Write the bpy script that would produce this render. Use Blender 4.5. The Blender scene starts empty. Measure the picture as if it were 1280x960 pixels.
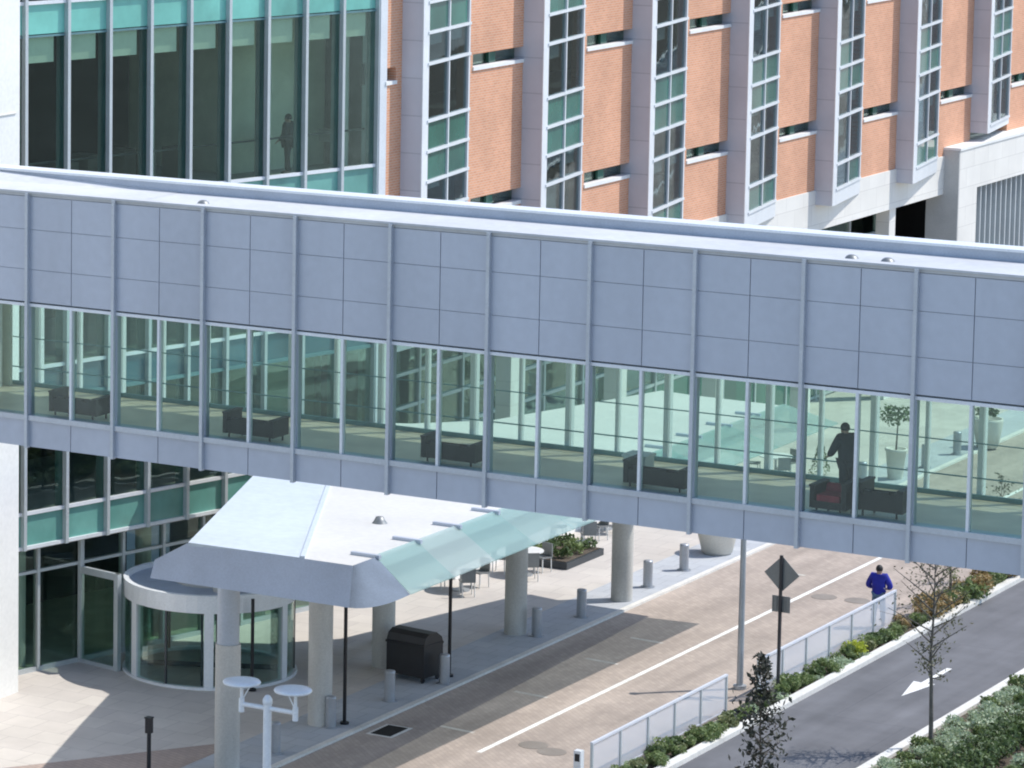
import bpy, bmesh, math, random
from mathutils import Vector, Matrix
random.seed(7)
D = bpy.data
SC = bpy.context.scene
COL = SC.collection
R = math.radians
PI = math.pi

# ------------------------------------------------------------------ helpers
class MB:
    """collects shapes and links them as one mesh object"""
    def __init__(s): s.v = []; s.f = []; s.sm = []
    def add(s, vs, fs, smooth=False):
        o = len(s.v); s.v += [tuple(p) for p in vs]
        s.f += [tuple(i + o for i in f) for f in fs]; s.sm += [smooth] * len(fs)
    def box(s, x0, x1, y0, y1, z0, z1):
        if x0 > x1: x0, x1 = x1, x0
        if y0 > y1: y0, y1 = y1, y0
        if z0 > z1: z0, z1 = z1, z0
        s.add([(x0,y0,z0),(x1,y0,z0),(x1,y1,z0),(x0,y1,z0),(x0,y0,z1),(x1,y0,z1),(x1,y1,z1),(x0,y1,z1)],
              [(0,3,2,1),(4,5,6,7),(0,1,5,4),(1,2,6,5),(2,3,7,6),(3,0,4,7)])
    def seg(s, a, b, t0, t1, z0, z1):
        """wall piece along a->b (plan), thickness from t0 to t1 on the right side of a->b"""
        ax, ay = a; bx, by = b
        L = math.hypot(bx-ax, by-ay); nx, ny = (by-ay)/L, -(bx-ax)/L
        P = [(ax+nx*t0, ay+ny*t0), (bx+nx*t0, by+ny*t0), (bx+nx*t1, by+ny*t1), (ax+nx*t1, ay+ny*t1)]
        s.prism(P, z0, z1)
    def prism(s, P, z0, z1):
        A = sum(P[i][0]*P[(i+1)%len(P)][1]-P[(i+1)%len(P)][0]*P[i][1] for i in range(len(P)))
        if A < 0: P = P[::-1]
        n = len(P)
        z0f = z0 if callable(z0) else (lambda x, y: z0)
        z1f = z1 if callable(z1) else (lambda x, y: z1)
        vs = [(x, y, z0f(x, y)) for x, y in P] + [(x, y, z1f(x, y)) for x, y in P]
        fs = [tuple(range(n-1, -1, -1)), tuple(range(n, 2*n))] + [(i, (i+1) % n, n+(i+1) % n, n+i) for i in range(n)]
        s.add(vs, fs)
    def cyl(s, x, y, z0, z1, r0, r1=None, n=20, cap=True, smooth=True):
        r1 = r0 if r1 is None else r1
        vs = [(x+r0*math.cos(2*PI*i/n), y+r0*math.sin(2*PI*i/n), z0) for i in range(n)]
        vs += [(x+r1*math.cos(2*PI*i/n), y+r1*math.sin(2*PI*i/n), z1) for i in range(n)]
        s.add(vs, [(i, (i+1) % n, n+(i+1) % n, n+i) for i in range(n)], smooth)
        if cap:
            s.add(vs[:n], [tuple(range(n-1, -1, -1))]); s.add(vs[n:], [tuple(range(n))])
    def lathe(s, x, y, prof, n=24):
        k = len(prof); vs = []
        for r, z in prof:
            vs += [(x+r*math.cos(2*PI*i/n), y+r*math.sin(2*PI*i/n), z) for i in range(n)]
        fs = [(j*n+i, j*n+(i+1) % n, (j+1)*n+(i+1) % n, (j+1)*n+i) for j in range(k-1) for i in range(n)]
        s.add(vs, fs, True)
    def tube(s, a, b, r0, r1=None, n=8):
        r1 = r0 if r1 is None else r1
        a = Vector(a); b = Vector(b); d = (b-a).normalized()
        u = d.orthogonal().normalized(); w = d.cross(u)
        vs = [a+(u*math.cos(2*PI*i/n)+w*math.sin(2*PI*i/n))*r0 for i in range(n)]
        vs += [b+(u*math.cos(2*PI*i/n)+w*math.sin(2*PI*i/n))*r1 for i in range(n)]
        s.add(vs, [(i, (i+1) % n, n+(i+1) % n, n+i) for i in range(n)], True)
        s.add(vs[:n], [tuple(range(n-1, -1, -1))]); s.add(vs[n:], [tuple(range(n))])
    def arc(s, cx, cy, r0, r1, a0, a1, z0, z1, n=16):
        A = [a0+(a1-a0)*i/n for i in range(n+1)]
        for i in range(n):
            P = [(cx+r0*math.cos(A[i]), cy+r0*math.sin(A[i])), (cx+r1*math.cos(A[i]), cy+r1*math.sin(A[i])),
                 (cx+r1*math.cos(A[i+1]), cy+r1*math.sin(A[i+1])), (cx+r0*math.cos(A[i+1]), cy+r0*math.sin(A[i+1]))]
            vs = [(x, y, z0) for x, y in P]+[(x, y, z1) for x, y in P]
            fs = [(3,2,1,0), (4,5,6,7), (1,2,6,5), (3,0,4,7)]
            if i == 0: fs.append((0,1,5,4))
            if i == n-1: fs.append((2,3,7,6))
            s.add(vs, fs)
    def sheet(s, P, z):
        A = sum(P[i][0]*P[(i+1)%len(P)][1]-P[(i+1)%len(P)][0]*P[i][1] for i in range(len(P)))
        if A < 0: P = P[::-1]
        s.add([(x, y, z) for x, y in P], [tuple(range(len(P)))])
    def mesh(s, name):
        m = D.meshes.new(name); m.from_pydata(s.v, [], s.f)
        if any(s.sm): m.polygons.foreach_set('use_smooth', s.sm)
        m.update(); return m
    def build(s, name, m, parent=None, local=True):
        me = s.mesh(name); me.materials.append(m)
        return link(name, me, parent, local)

def link(name, me, parent=None, local=True):
    o = D.objects.new(name, me); COL.objects.link(o)
    if parent:
        o.parent = parent
        if not local:   # the mesh is written in world space
            p = parent
            o.matrix_parent_inverse = world_of(p).inverted()
    return o
def world_of(o):
    m = Matrix.LocRotScale(o.location, o.rotation_euler, o.scale)
    return (world_of(o.parent) @ o.matrix_parent_inverse @ m) if o.parent else m

def tag(o, label=None, cat=None, group=None, kind=None):
    if label: o['label'] = label
    if cat: o['category'] = cat
    if group: o['group'] = group
    if kind: o['kind'] = kind
    return o
def thing(name, label, cat, loc=(0,0,0), rz=0, group=None):
    o = D.objects.new(name, None); COL.objects.link(o); o.empty_display_size = .2
    o.location = loc; o.rotation_euler = (0, 0, rz)
    return tag(o, label, cat, group)
def dup(root, loc, rz=0, label=None, group=None, scale=None):
    r = root.copy(); COL.objects.link(r); r.location = loc; r.rotation_euler = (0, 0, rz)
    if scale: r.scale = scale if hasattr(scale, '__len__') else (scale,)*3
    if label: r['label'] = label
    if group: r['group'] = group
    for ch in list(root.children):
        c = ch.copy(); COL.objects.link(c); c.parent = r
        for g in list(ch.children):
            d = g.copy(); COL.objects.link(d); d.parent = c
    return r
def struct(name, mb, m):
    return tag(mb.build(name, m), kind='structure')

# ------------------------------------------------------------------ materials
def nt(name):
    m = D.materials.new(name); m.use_nodes = True
    t = m.node_tree; t.nodes.clear()
    return m, t, t.nodes.new('ShaderNodeOutputMaterial')
def N(t, kind, **kw):
    n = t.nodes.new(kind)
    for k, v in kw.items(): setattr(n, k, v)
    return n
def col(c): return (c[0], c[1], c[2], 1)
def mat(name, c, rough=.6, metal=0, var=.12, scale=1.5, fine=.06, fscale=25, bump=0, spec=.5, streak=0):
    """plain painted / concrete / metal surface: base colour with broad and fine mottling in world space"""
    m, t, out = nt(name)
    b = N(t, 'ShaderNodeBsdfPrincipled')
    b.inputs['Roughness'].default_value = rough; b.inputs['Metallic'].default_value = metal
    b.inputs['Specular IOR Level'].default_value = spec
    g = N(t, 'ShaderNodeNewGeometry')
    n1 = N(t, 'ShaderNodeTexNoise'); n1.inputs['Scale'].default_value = scale; n1.inputs['Detail'].default_value = 4
    n2 = N(t, 'ShaderNodeTexNoise'); n2.inputs['Scale'].default_value = fscale; n2.inputs['Detail'].default_value = 3
    src = g.outputs['Position']
    if streak:
        mp = N(t, 'ShaderNodeMapping'); mp.inputs['Scale'].default_value = (1, 1, streak)
        t.links.new(src, mp.inputs['Vector']); t.links.new(mp.outputs[0], n1.inputs['Vector'])
    else: t.links.new(src, n1.inputs['Vector'])
    t.links.new(src, n2.inputs['Vector'])
    m1 = N(t, 'ShaderNodeMapRange'); m1.inputs['From Min'].default_value = .3; m1.inputs['From Max'].default_value = .7
    m1.inputs['To Min'].default_value = 1-var; m1.inputs['To Max'].default_value = 1+var
    m2 = N(t, 'ShaderNodeMapRange'); m2.inputs['From Min'].default_value = .3; m2.inputs['From Max'].default_value = .7
    m2.inputs['To Min'].default_value = 1-fine; m2.inputs['To Max'].default_value = 1+fine
    t.links.new(n1.outputs[0], m1.inputs[0]); t.links.new(n2.outputs[0], m2.inputs[0])
    mu = N(t, 'ShaderNodeMath', operation='MULTIPLY'); t.links.new(m1.outputs[0], mu.inputs[0]); t.links.new(m2.outputs[0], mu.inputs[1])
    mix = N(t, 'ShaderNodeVectorMath', operation='SCALE'); mix.inputs[0].default_value = c
    t.links.new(mu.outputs[0], mix.inputs['Scale']); t.links.new(mix.outputs[0], b.inputs['Base Color'])
    if bump:
        bp = N(t, 'ShaderNodeBump'); bp.inputs['Strength'].default_value = bump; bp.inputs['Distance'].default_value = .02
        t.links.new(n2.outputs[0], bp.inputs['Height']); t.links.new(bp.outputs[0], b.inputs['Normal'])
    t.links.new(b.outputs[0], out.inputs[0])
    return m
def brickmat(name, c1, c2, mortar, axes='YZ', bw=.22, bh=.075, ms=.012, rough=.85, var=.15, vscale=.6, rot=0, offset=.5, track=0):
    m, t, out = nt(name)
    b = N(t, 'ShaderNodeBsdfPrincipled'); b.inputs['Roughness'].default_value = rough
    g = N(t, 'ShaderNodeNewGeometry'); sp = N(t, 'ShaderNodeSeparateXYZ'); cb = N(t, 'ShaderNodeCombineXYZ')
    t.links.new(g.outputs['Position'], sp.inputs[0])
    t.links.new(sp.outputs['XYZ'.index(axes[0])], cb.inputs[0]); t.links.new(sp.outputs['XYZ'.index(axes[1])], cb.inputs[1])
    mp = N(t, 'ShaderNodeMapping'); mp.inputs['Rotation'].default_value = (0, 0, rot); t.links.new(cb.outputs[0], mp.inputs[0])
    br = N(t, 'ShaderNodeTexBrick'); br.offset = offset
    br.inputs['Scale'].default_value = 1; br.inputs['Brick Width'].default_value = bw; br.inputs['Row Height'].default_value = bh
    br.inputs['Mortar Size'].default_value = ms; br.inputs['Mortar Smooth'].default_value = .3
    br.inputs['Color1'].default_value = col(c1); br.inputs['Color2'].default_value = col(c2); br.inputs['Mortar'].default_value = col(mortar)
    t.links.new(mp.outputs[0], br.inputs['Vector'])
    n1 = N(t, 'ShaderNodeTexNoise'); n1.inputs['Scale'].default_value = vscale; n1.inputs['Detail'].default_value = 6; n1.inputs['Roughness'].default_value = .65
    t.links.new(g.outputs['Position'], n1.inputs['Vector'])
    m1 = N(t, 'ShaderNodeMapRange'); m1.inputs['From Min'].default_value = .3; m1.inputs['From Max'].default_value = .7
    m1.inputs['To Min'].default_value = 1-var; m1.inputs['To Max'].default_value = 1+var
    t.links.new(n1.outputs[0], m1.inputs[0])
    s = N(t, 'ShaderNodeVectorMath', operation='SCALE'); t.links.new(br.outputs[0], s.inputs[0]); t.links.new(m1.outputs[0], s.inputs['Scale'])
    if track:
        mp2 = N(t, 'ShaderNodeMapping'); mp2.inputs['Scale'].default_value = (1, .06, 1); t.links.new(g.outputs['Position'], mp2.inputs[0])
        n3 = N(t, 'ShaderNodeTexNoise'); n3.inputs['Scale'].default_value = 1.6; n3.inputs['Detail'].default_value = 5; t.links.new(mp2.outputs[0], n3.inputs['Vector'])
        m3 = N(t, 'ShaderNodeMapRange'); m3.inputs['From Min'].default_value = .35; m3.inputs['From Max'].default_value = .65; m3.inputs['To Min'].default_value = 1-track; m3.inputs['To Max'].default_value = 1+track*.6
        t.links.new(n3.outputs[0], m3.inputs[0]); s2 = N(t, 'ShaderNodeVectorMath', operation='SCALE'); t.links.new(s.outputs[0], s2.inputs[0]); t.links.new(m3.outputs[0], s2.inputs['Scale']); s = s2
    t.links.new(s.outputs[0], b.inputs['Base Color']); t.links.new(b.outputs[0], out.inputs[0])
    return m
def glass(name, tint, refl=.08, rough=.0, opac=0, body=(.1,.3,.27), wave=0):
    """thin pane: tinted see-through + Fresnel mirror (+ an optional body colour)"""
    m, t, out = nt(name)
    tr = N(t, 'ShaderNodeBsdfTransparent'); tr.inputs[0].default_value = col([v**.5 for v in tint])   # a pane has two faces
    gl = N(t, 'ShaderNodeBsdfGlossy'); gl.inputs['Roughness'].default_value = rough; gl.inputs[0].default_value = (.95, 1, .98, 1)
    lw = N(t, 'ShaderNodeLayerWeight'); lw.inputs[0].default_value = .25
    ma = N(t, 'ShaderNodeMapRange'); ma.inputs['To Min'].default_value = refl; ma.inputs['To Max'].default_value = .6
    t.links.new(lw.outputs['Fresnel'], ma.inputs[0]); ma.inputs['From Min'].default_value = .05
    if wave:
        g = N(t, 'ShaderNodeNewGeometry'); n = N(t, 'ShaderNodeTexNoise'); n.inputs['Scale'].default_value = .8
        t.links.new(g.outputs['Position'], n.inputs['Vector'])
        bp = N(t, 'ShaderNodeBump'); bp.inputs['Strength'].default_value = wave; bp.inputs['Distance'].default_value = .03
        t.links.new(n.outputs[0], bp.inputs['Height']); t.links.new(bp.outputs[0], gl.inputs['Normal'])
    base = tr.outputs[0]
    if opac:
        df = N(t, 'ShaderNodeBsdfDiffuse'); df.inputs[0].default_value = col(body)
        mx = N(t, 'ShaderNodeMixShader'); mx.inputs[0].default_value = opac
        t.links.new(tr.outputs[0], mx.inputs[1]); t.links.new(df.outputs[0], mx.inputs[2]); base = mx.outputs[0]
    mx = N(t, 'ShaderNodeMixShader'); t.links.new(ma.outputs[0], mx.inputs[0])
    t.links.new(base, mx.inputs[1]); t.links.new(gl.outputs[0], mx.inputs[2]); t.links.new(mx.outputs[0], out.inputs[0])
    return m
def frosted(name, c, see=.35, tint=(.6,.9,.88)):
    m, t, out = nt(name)
    tr = N(t, 'ShaderNodeBsdfTransparent'); tr.inputs[0].default_value = col(tint)
    tl = N(t, 'ShaderNodeBsdfTranslucent'); tl.inputs[0].default_value = col(c)
    df = N(t, 'ShaderNodeBsdfPrincipled'); df.inputs['Base Color'].default_value = col(c); df.inputs['Roughness'].default_value = .15
    oi = N(t, 'ShaderNodeObjectInfo'); rp = N(t, 'ShaderNodeValToRGB')
    rp.color_ramp.elements[0].color = col([v*.82 for v in c[:1]]+[c[1], c[2]]); rp.color_ramp.elements[1].color = col([min(1, v*1.12) for v in c])
    t.links.new(oi.outputs['Random'], rp.inputs[0])
    for n_ in (tl.inputs[0], df.inputs['Base Color']): t.links.new(rp.outputs[0], n_)
    a = N(t, 'ShaderNodeMixShader'); a.inputs[0].default_value = .45; t.links.new(tl.outputs[0], a.inputs[1]); t.links.new(df.outputs[0], a.inputs[2])
    b = N(t, 'ShaderNodeMixShader'); b.inputs[0].default_value = 1-see; t.links.new(tr.outputs[0], b.inputs[1]); t.links.new(a.outputs[0], b.inputs[2])
    t.links.new(b.outputs[0], out.inputs[0]); return m
def leafmat(name, c1, c2, c3=None, rough=.55):
    m, t, out = nt(name)
    g = N(t, 'ShaderNodeNewGeometry')
    rp = N(t, 'ShaderNodeValToRGB'); rp.color_ramp.elements[0].color = col(c1); rp.color_ramp.elements[1].color = col(c2)
    if c3:
        e = rp.color_ramp.elements.new(.85); e.color = col(c2); rp.color_ramp.elements[-1].color = col(c3)
    t.links.new(g.outputs['Random Per Island'], rp.inputs[0])
    b = N(t, 'ShaderNodeBsdfPrincipled'); b.inputs['Roughness'].default_value = rough
    tl = N(t, 'ShaderNodeBsdfTranslucent')
    t.links.new(rp.outputs[0], b.inputs['Base Color']); t.links.new(rp.outputs[0], tl.inputs[0])
    mx = N(t, 'ShaderNodeMixShader'); mx.inputs[0].default_value = .3
    t.links.new(b.outputs[0], mx.inputs[1]); t.links.new(tl.outputs[0], mx.inputs[2]); t.links.new(mx.outputs[0], out.inputs[0])
    return m

M = {}
M['panel'] = mat('grey_metal_panel', (.46,.495,.57), .40, .25, var=.085, scale=.45, fine=.03, fscale=5, streak=.22)
M['panel_dark'] = mat('joint_backing', (.33,.37,.43), .7)
M['fin'] = mat('silver_fin', (.50,.53,.57), .4, .3, var=.05)
M['white_metal'] = mat('white_metal', (.74,.76,.78), .4, .1, var=.05)
M['roofmem'] = mat('white_roof_membrane', (.53,.54,.55), .7, var=.10, scale=.5, fine=.05, fscale=6)
M['greyroof'] = mat('grey_roof_edge', (.42,.46,.53), .5, .2, var=.08)
M['canopy_white'] = mat('white_canopy_top', (.52,.58,.64), .6, var=.05, scale=.45, fine=.05, fscale=5)
M['canopy_cream'] = mat('cream_canopy_top', (.60,.59,.565), .7, var=.06, scale=.35, fine=.04, fscale=7)
M['fascia'] = mat('blue_grey_fascia', (.46,.51,.60), .4, .2, var=.07, scale=.9)
M['corner'] = mat('corner_panel', (.17,.205,.255), .8, 0, spec=.2)  # fascia colour darkened, so the sunlit corner looks as shaded as the front
M['soffit'] = mat('pale_soffit', (.6,.6,.58), .7)
M['concrete'] = mat('column_concrete', (.50,.49,.46), .85, var=.18, scale=1.3, streak=.3, fine=.08, bump=.15)
M['sleeve'] = mat('column_sleeve', (.42,.46,.52), .5, .2, var=.06)
M['white_stone'] = mat('white_stone', (.80,.79,.76), .8, var=.05, scale=.5, fine=.04, fscale=9)
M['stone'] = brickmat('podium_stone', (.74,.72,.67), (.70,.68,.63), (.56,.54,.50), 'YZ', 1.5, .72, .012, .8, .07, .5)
M['stone_shaded'] = mat('shaded_stone_return', (.46,.46,.45), .8, var=.06)  # podium stone with the shade of its unlit near face put into the colour
M['brick'] = brickmat('orange_brick', (.68,.325,.19), (.60,.27,.155), (.64,.46,.34), 'YZ', .22, .075, .011, .9, .13, .5)
M['pier'] = brickmat('grey_pier_panels', (.56,.565,.61), (.54,.545,.59), (.42,.43,.47), 'XZ', 3.0, 1.05, .02, .5, .06, .8)
M['frame'] = mat('white_frame', (.66,.69,.71), .4, .05, var=.04)
M['mullion'] = mat('grey_mullion', (.52,.56,.58), .4, .3, var=.05)
M['inner_mullion'] = mat('inner_mullion', (.13,.25,.27), .5, .2)
M['dark_frame'] = mat('dark_frame', (.05,.06,.07), .4, .3)
M['sill'] = mat('white_sill', (.78,.78,.76), .6, var=.05)
M['green_spandrel'] = mat('green_spandrel_glass', (.036,.14,.105), .08, 0, var=.25, scale=.55, fine=.05, fscale=3, spec=.7)
M['teal_spandrel'] = mat('teal_spandrel_glass', (.14,.34,.295), .1, 0, var=.22, scale=.5, fine=.05, fscale=3, spec=.7)
M['lit_spandrel'] = mat('lit_teal_spandrel_glass', (.17,.47,.40), .12, 0, var=.25, scale=.5, fine=.05, fscale=3, spec=.7)  # teal spandrel lightened: brighter light on the top row put into the colour
M['blue_spandrel'] = mat('blue_spandrel_glass', (.03,.11,.14), .08, var=.3, scale=.5, spec=.7)
M['vision'] = glass('vision_glass', (.42,.52,.53), .012, wave=.05)
M['vision_dark'] = glass('dark_vision_glass', (.68,.84,.75), .015, wave=.15)
M['bridge_glass'] = glass('bridge_glass', (.80,.95,.88), .03, wave=.15, opac=.035, body=(.46,.54,.50))  # weak diffuse body paints a haze that lifts the dark tones behind
M['door_glass'] = glass('door_glass', (.78,.90,.86), .015)
M['clear_glass'] = glass('canopy_glass_clear', (.7,.92,.9), .06)
M['canopy_glass'] = frosted('canopy_glass', (.80,.91,.90), .60, (.74,.78,.76))
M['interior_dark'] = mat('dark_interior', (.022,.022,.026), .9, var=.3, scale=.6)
M['interior_mid'] = mat('interior_wall', (.62,.62,.50), .9, var=.1)
M['interior_floor'] = mat('interior_carpet', (.12,.11,.10), .95)
M['slab'] = mat('slab', (.3,.3,.29), .9)
M['blind'] = mat('roller_blind', (.74,.76,.66), .8, var=.06)
M['curtain'] = mat('curtain', (.6,.6,.58), .9, streak=.05)
M['bridge_floor'] = mat('bridge_floor', (.80,.67,.52), .45, var=.15, scale=.9)
M['ceiling_white'] = mat('ceiling', (.84,.84,.80), .8)
M['wicker'] = mat('dark_wicker', (.028,.018,.022), .6, var=.3, scale=8)
M['cushion_dark'] = mat('dark_cushion', (.06,.035,.045), .8, var=.2, scale=4)
M['cushion_red'] = mat('red_cushion', (.30,.03,.05), .8, var=.3, scale=6)
M['black'] = mat('black_powder', (.015,.016,.02), .4, .2)
M['black_cover'] = mat('black_cover', (.012,.013,.016), .45, var=.3, scale=2)
M['grey_post'] = mat('galvanised_post', (.42,.44,.46), .45, .5)
M['sign_back'] = mat('sign_back', (.24,.25,.25), .5, .5, var=.08)
M['sign_front'] = mat('sign_front', (.75,.5,.03), .4)
M['post_dark'] = mat('dark_post', (.05,.05,.055), .5, .4)
M['white_paint'] = mat('road_paint', (.78,.77,.72), .7, var=.12, scale=2, fine=.15, fscale=14)
M['worn_paint'] = mat('worn_road_paint', (.50,.47,.42), .8, var=.15, scale=2, fine=.15, fscale=14)
M['kerb'] = mat('kerb_concrete', (.66,.64,.59), .85, var=.08, scale=1.2, fine=.08, fscale=12)
M['asphalt'] = brickmat('asphalt', (.138,.138,.145), (.128,.128,.136), (.118,.118,.126), 'XY', 3.7, 9.0, .03, .9, .18, .5, track=.16)
M['iron'] = mat('iron_cover', (.27,.24,.21), .7, .3)
M['grate'] = mat('drain_grate', (.02,.02,.02), .6, .4)
M['soil'] = mat('soil_mulch', (.09,.07,.05), .95, var=.3, scale=3, fine=.3, fscale=20, bump=.4)
M['ground'] = mat('far_ground', (.30,.29,.27), .95, var=.15, scale=.1)
M['bollard'] = mat('bollard_steel', (.38,.40,.43), .4, .45)
M['pot'] = mat('concrete_pot', (.62,.60,.54), .85, var=.08, scale=2)
M['lamp_white'] = mat('lamp_white', (.74,.76,.78), .35, .1, var=.03)
M['rail_white'] = mat('fence_white', (.66,.68,.73), .45, .15, var=.05)
M['bark'] = mat('bark', (.12,.095,.075), .9, var=.25, scale=6, bump=.4)
M['bark_grey'] = mat('grey_bark', (.13,.12,.105), .9, var=.25, scale=6, bump=.4)
M['table_white'] = mat('cafe_table_white', (.7,.7,.68), .5)
M['hair'] = mat('dark_hair', (.012,.01,.01), .6)
M['skin'] = mat('skin', (.45,.27,.19), .55, var=.05)
M['blue_jacket'] = mat('blue_jacket', (.018,.022,.30), .75, var=.2, scale=6, bump=.2)
M['jeans'] = mat('jeans', (.13,.19,.27), .85, var=.15, scale=7)
M['dark_cloth'] = mat('dark_cloth', (.030,.034,.042), .85)
M['shoe'] = mat('shoe', (.03,.03,.03), .6)

# paving: plaza of pale warm slabs, road of small pinkish pavers, bluish kerb-side strip
M['plaza'] = brickmat('plaza_slabs', (.56,.52,.47), (.51,.47,.43), (.41,.38,.35), 'XY', .9, .9, .012, .85, .13, .35, rot=.0)
M['plaza_band'] = brickmat('plaza_band', (.42,.33,.28), (.38,.30,.26), (.30,.25,.22), 'XY', .3, .15, .012, .9, .15, .5, rot=.35)
M['walk'] = brickmat('sidewalk_strip', (.46,.48,.50), (.42,.44,.47), (.33,.35,.37), 'XY', .6, .6, .012, .85, .10, .6)
M['road'] = brickmat('road_pavers', (.43,.36,.305), (.37,.31,.265), (.33,.28,.24), 'XY', .24, .12, .008, .9, .14, .4, rot=.785, track=.14)

def meshpanel(name, c, op):
    m, t, out = nt(name)
    tr = N(t, 'ShaderNodeBsdfTransparent')
    df = N(t, 'ShaderNodeBsdfPrincipled'); df.inputs['Base Color'].default_value = col(c); df.inputs['Roughness'].default_value = .5
    mx = N(t, 'ShaderNodeMixShader'); mx.inputs[0].default_value = op
    t.links.new(tr.outputs[0], mx.inputs[1]); t.links.new(df.outputs[0], mx.inputs[2]); t.links.new(mx.outputs[0], out.inputs[0]); return m
M['fence_mesh'] = meshpanel('fence_mesh', (.70,.73,.80), .36)

L_green = leafmat('green_leaves', (.12,.17,.06), (.25,.32,.12), (.42,.46,.24))
L_dark = leafmat('dark_green_leaves', (.05,.08,.03), (.12,.18,.06), (.25,.31,.14))
L_yellow = leafmat('yellow_green_leaves', (0.341,0.403,0.046), (0.558,0.589,0.078))
L_rust = leafmat('rust_leaves', (.28,.19,.08), (.44,.34,.15), (.50,.30,.20))
L_silver = leafmat('silver_green_leaves', (.30,.38,.23), (.52,.60,.41), (.68,.70,.60))
L_olive = leafmat('olive_leaves', (0.155,0.186,0.078), (0.310,0.326,0.155))
L_tree = leafmat('tree_leaves', (.022,.026,.020), (.07,.075,.055), (.26,.24,.22))
L_sparse = leafmat('sparse_tree_leaves', (.10,.11,.06), (.20,.19,.12))

# ------------------------------------------------------------------ world, light, camera
W = D.worlds.new('World'); SC.world = W; W.use_nodes = True
wt = W.node_tree; bg = wt.nodes['Background']
sky = wt.nodes.new('ShaderNodeTexSky'); sky.sky_type = 'NISHITA'; sky.sun_disc = False
SUN = Vector((.5, .5, 1.0)).normalized()
sky.sun_elevation = math.asin(SUN.z); sky.sun_rotation = math.atan2(SUN.x, SUN.y)
sky.air_density = 1.0; sky.dust_density = .4; sky.ozone_density = 2.2
wt.links.new(sky.outputs[0], bg.inputs[0]); bg.inputs[1].default_value = .15
ld = D.lights.new('sun', 'SUN'); ld.energy = 2.75; ld.angle = R(.5); ld.color = (1, .955, .89)
lo = D.objects.new('sun', ld); COL.objects.link(lo); lo.location = (-20, 120, 60)
lo.rotation_euler = (-SUN).to_track_quat('-Z', 'Y').to_euler()

a, b_, c_ = -.6143, .1287, .0013
fwd = Vector((math.sin(a)*math.cos(b_), math.cos(a)*math.cos(b_), -math.sin(b_)))
rgt = Vector((math.cos(a), -math.sin(a), 0)); dwn = -fwd.cross(rgt) if False else fwd.cross(rgt)
dwn = -Vector(rgt).cross(fwd)
r2 = rgt*math.cos(c_)+dwn*math.sin(c_); d2 = -rgt*math.sin(c_)+dwn*math.cos(c_)
cd = D.cameras.new('camera'); cam = D.objects.new('camera', cd); COL.objects.link(cam)
mw = Matrix((( r2.x, -d2.x, -fwd.x, 0), (r2.y, -d2.y, -fwd.y, 0), (r2.z, -d2.z, -fwd.z, 25.0), (0,0,0,1)))
cam.matrix_world = mw
cd.sensor_fit = 'HORIZONTAL'; cd.sensor_width = 36; cd.lens = 4823.24/1280*36
cd.shift_x = (640+119.08)/1280; cd.shift_y = -(480-255.0)/1280
cd.clip_start = 1; cd.clip_end = 3000
SC.camera = cam
SC.view_settings.view_transform = 'Standard'; SC.view_settings.look = 'None'
SC.view_settings.exposure = .66; SC.view_settings.gamma = 1; SC.view_settings.use_curve_mapping = False
SC.cycles.max_bounces = 8; SC.cycles.transparent_max_bounces = 16; SC.cycles.diffuse_bounces = 4
SC.cycles.caustics_reflective = False; SC.cycles.caustics_refractive = False
SC.cycles.use_denoising = True
SC.cycles.pixel_filter_type = 'BLACKMAN_HARRIS'; SC.cycles.filter_width = 2.0

# ------------------------------------------------------------------ ground and roads
XC = -44.15           # kerb line of the drop-off road
g = MB(); g.sheet([(-700,-300), (700,-300), (700,1200), (-700,1200)], -.14); struct('ground', g, M['ground'])
p = MB(); p.sheet([(-54.2,60), (-45.95,60), (-45.95,420), (-54.2,420)], .0); struct('plaza_paving', p, M['plaza'])
p = MB(); p.sheet([(-45.95,60), (XC-.16,60), (XC-.16,420), (-45.95,420)], .0); struct('pavement', p, M['walk'])
p = MB()
p.sheet([(-51.6,70.6), (-46.1,79.2), (-45.95,78.2), (-45.95,76.4), (-50.6,69.6)], .004)
struct('paving_band', p, M['plaza_band'])
k = MB(); k.box(XC-.16, XC, 60, 420, -.13, .012); struct('kerb', k, M['kerb'])
r = MB(); r.sheet([(XC,60), (-37.25,60), (-37.25,420), (XC,420)], -.05); struct('road', r, M['road'])
w = MB(); w.sheet([(-40.94,81.9), (-40.80,81.9), (-40.80,420), (-40.94,420)], -.046); struct('road_line_marking', w, M['white_paint'])
w = MB()
for y in (78.0, 83.5, 87.6, 91.8, 94.6, 104.5, 110.0):
    w.sheet([(-42.75,y-.02), (-41.78,y-.12), (-41.78,y+.02), (-42.75,y+.12)], -.046)
struct('parking_tick_markings', w, M['worn_paint'])
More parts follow.
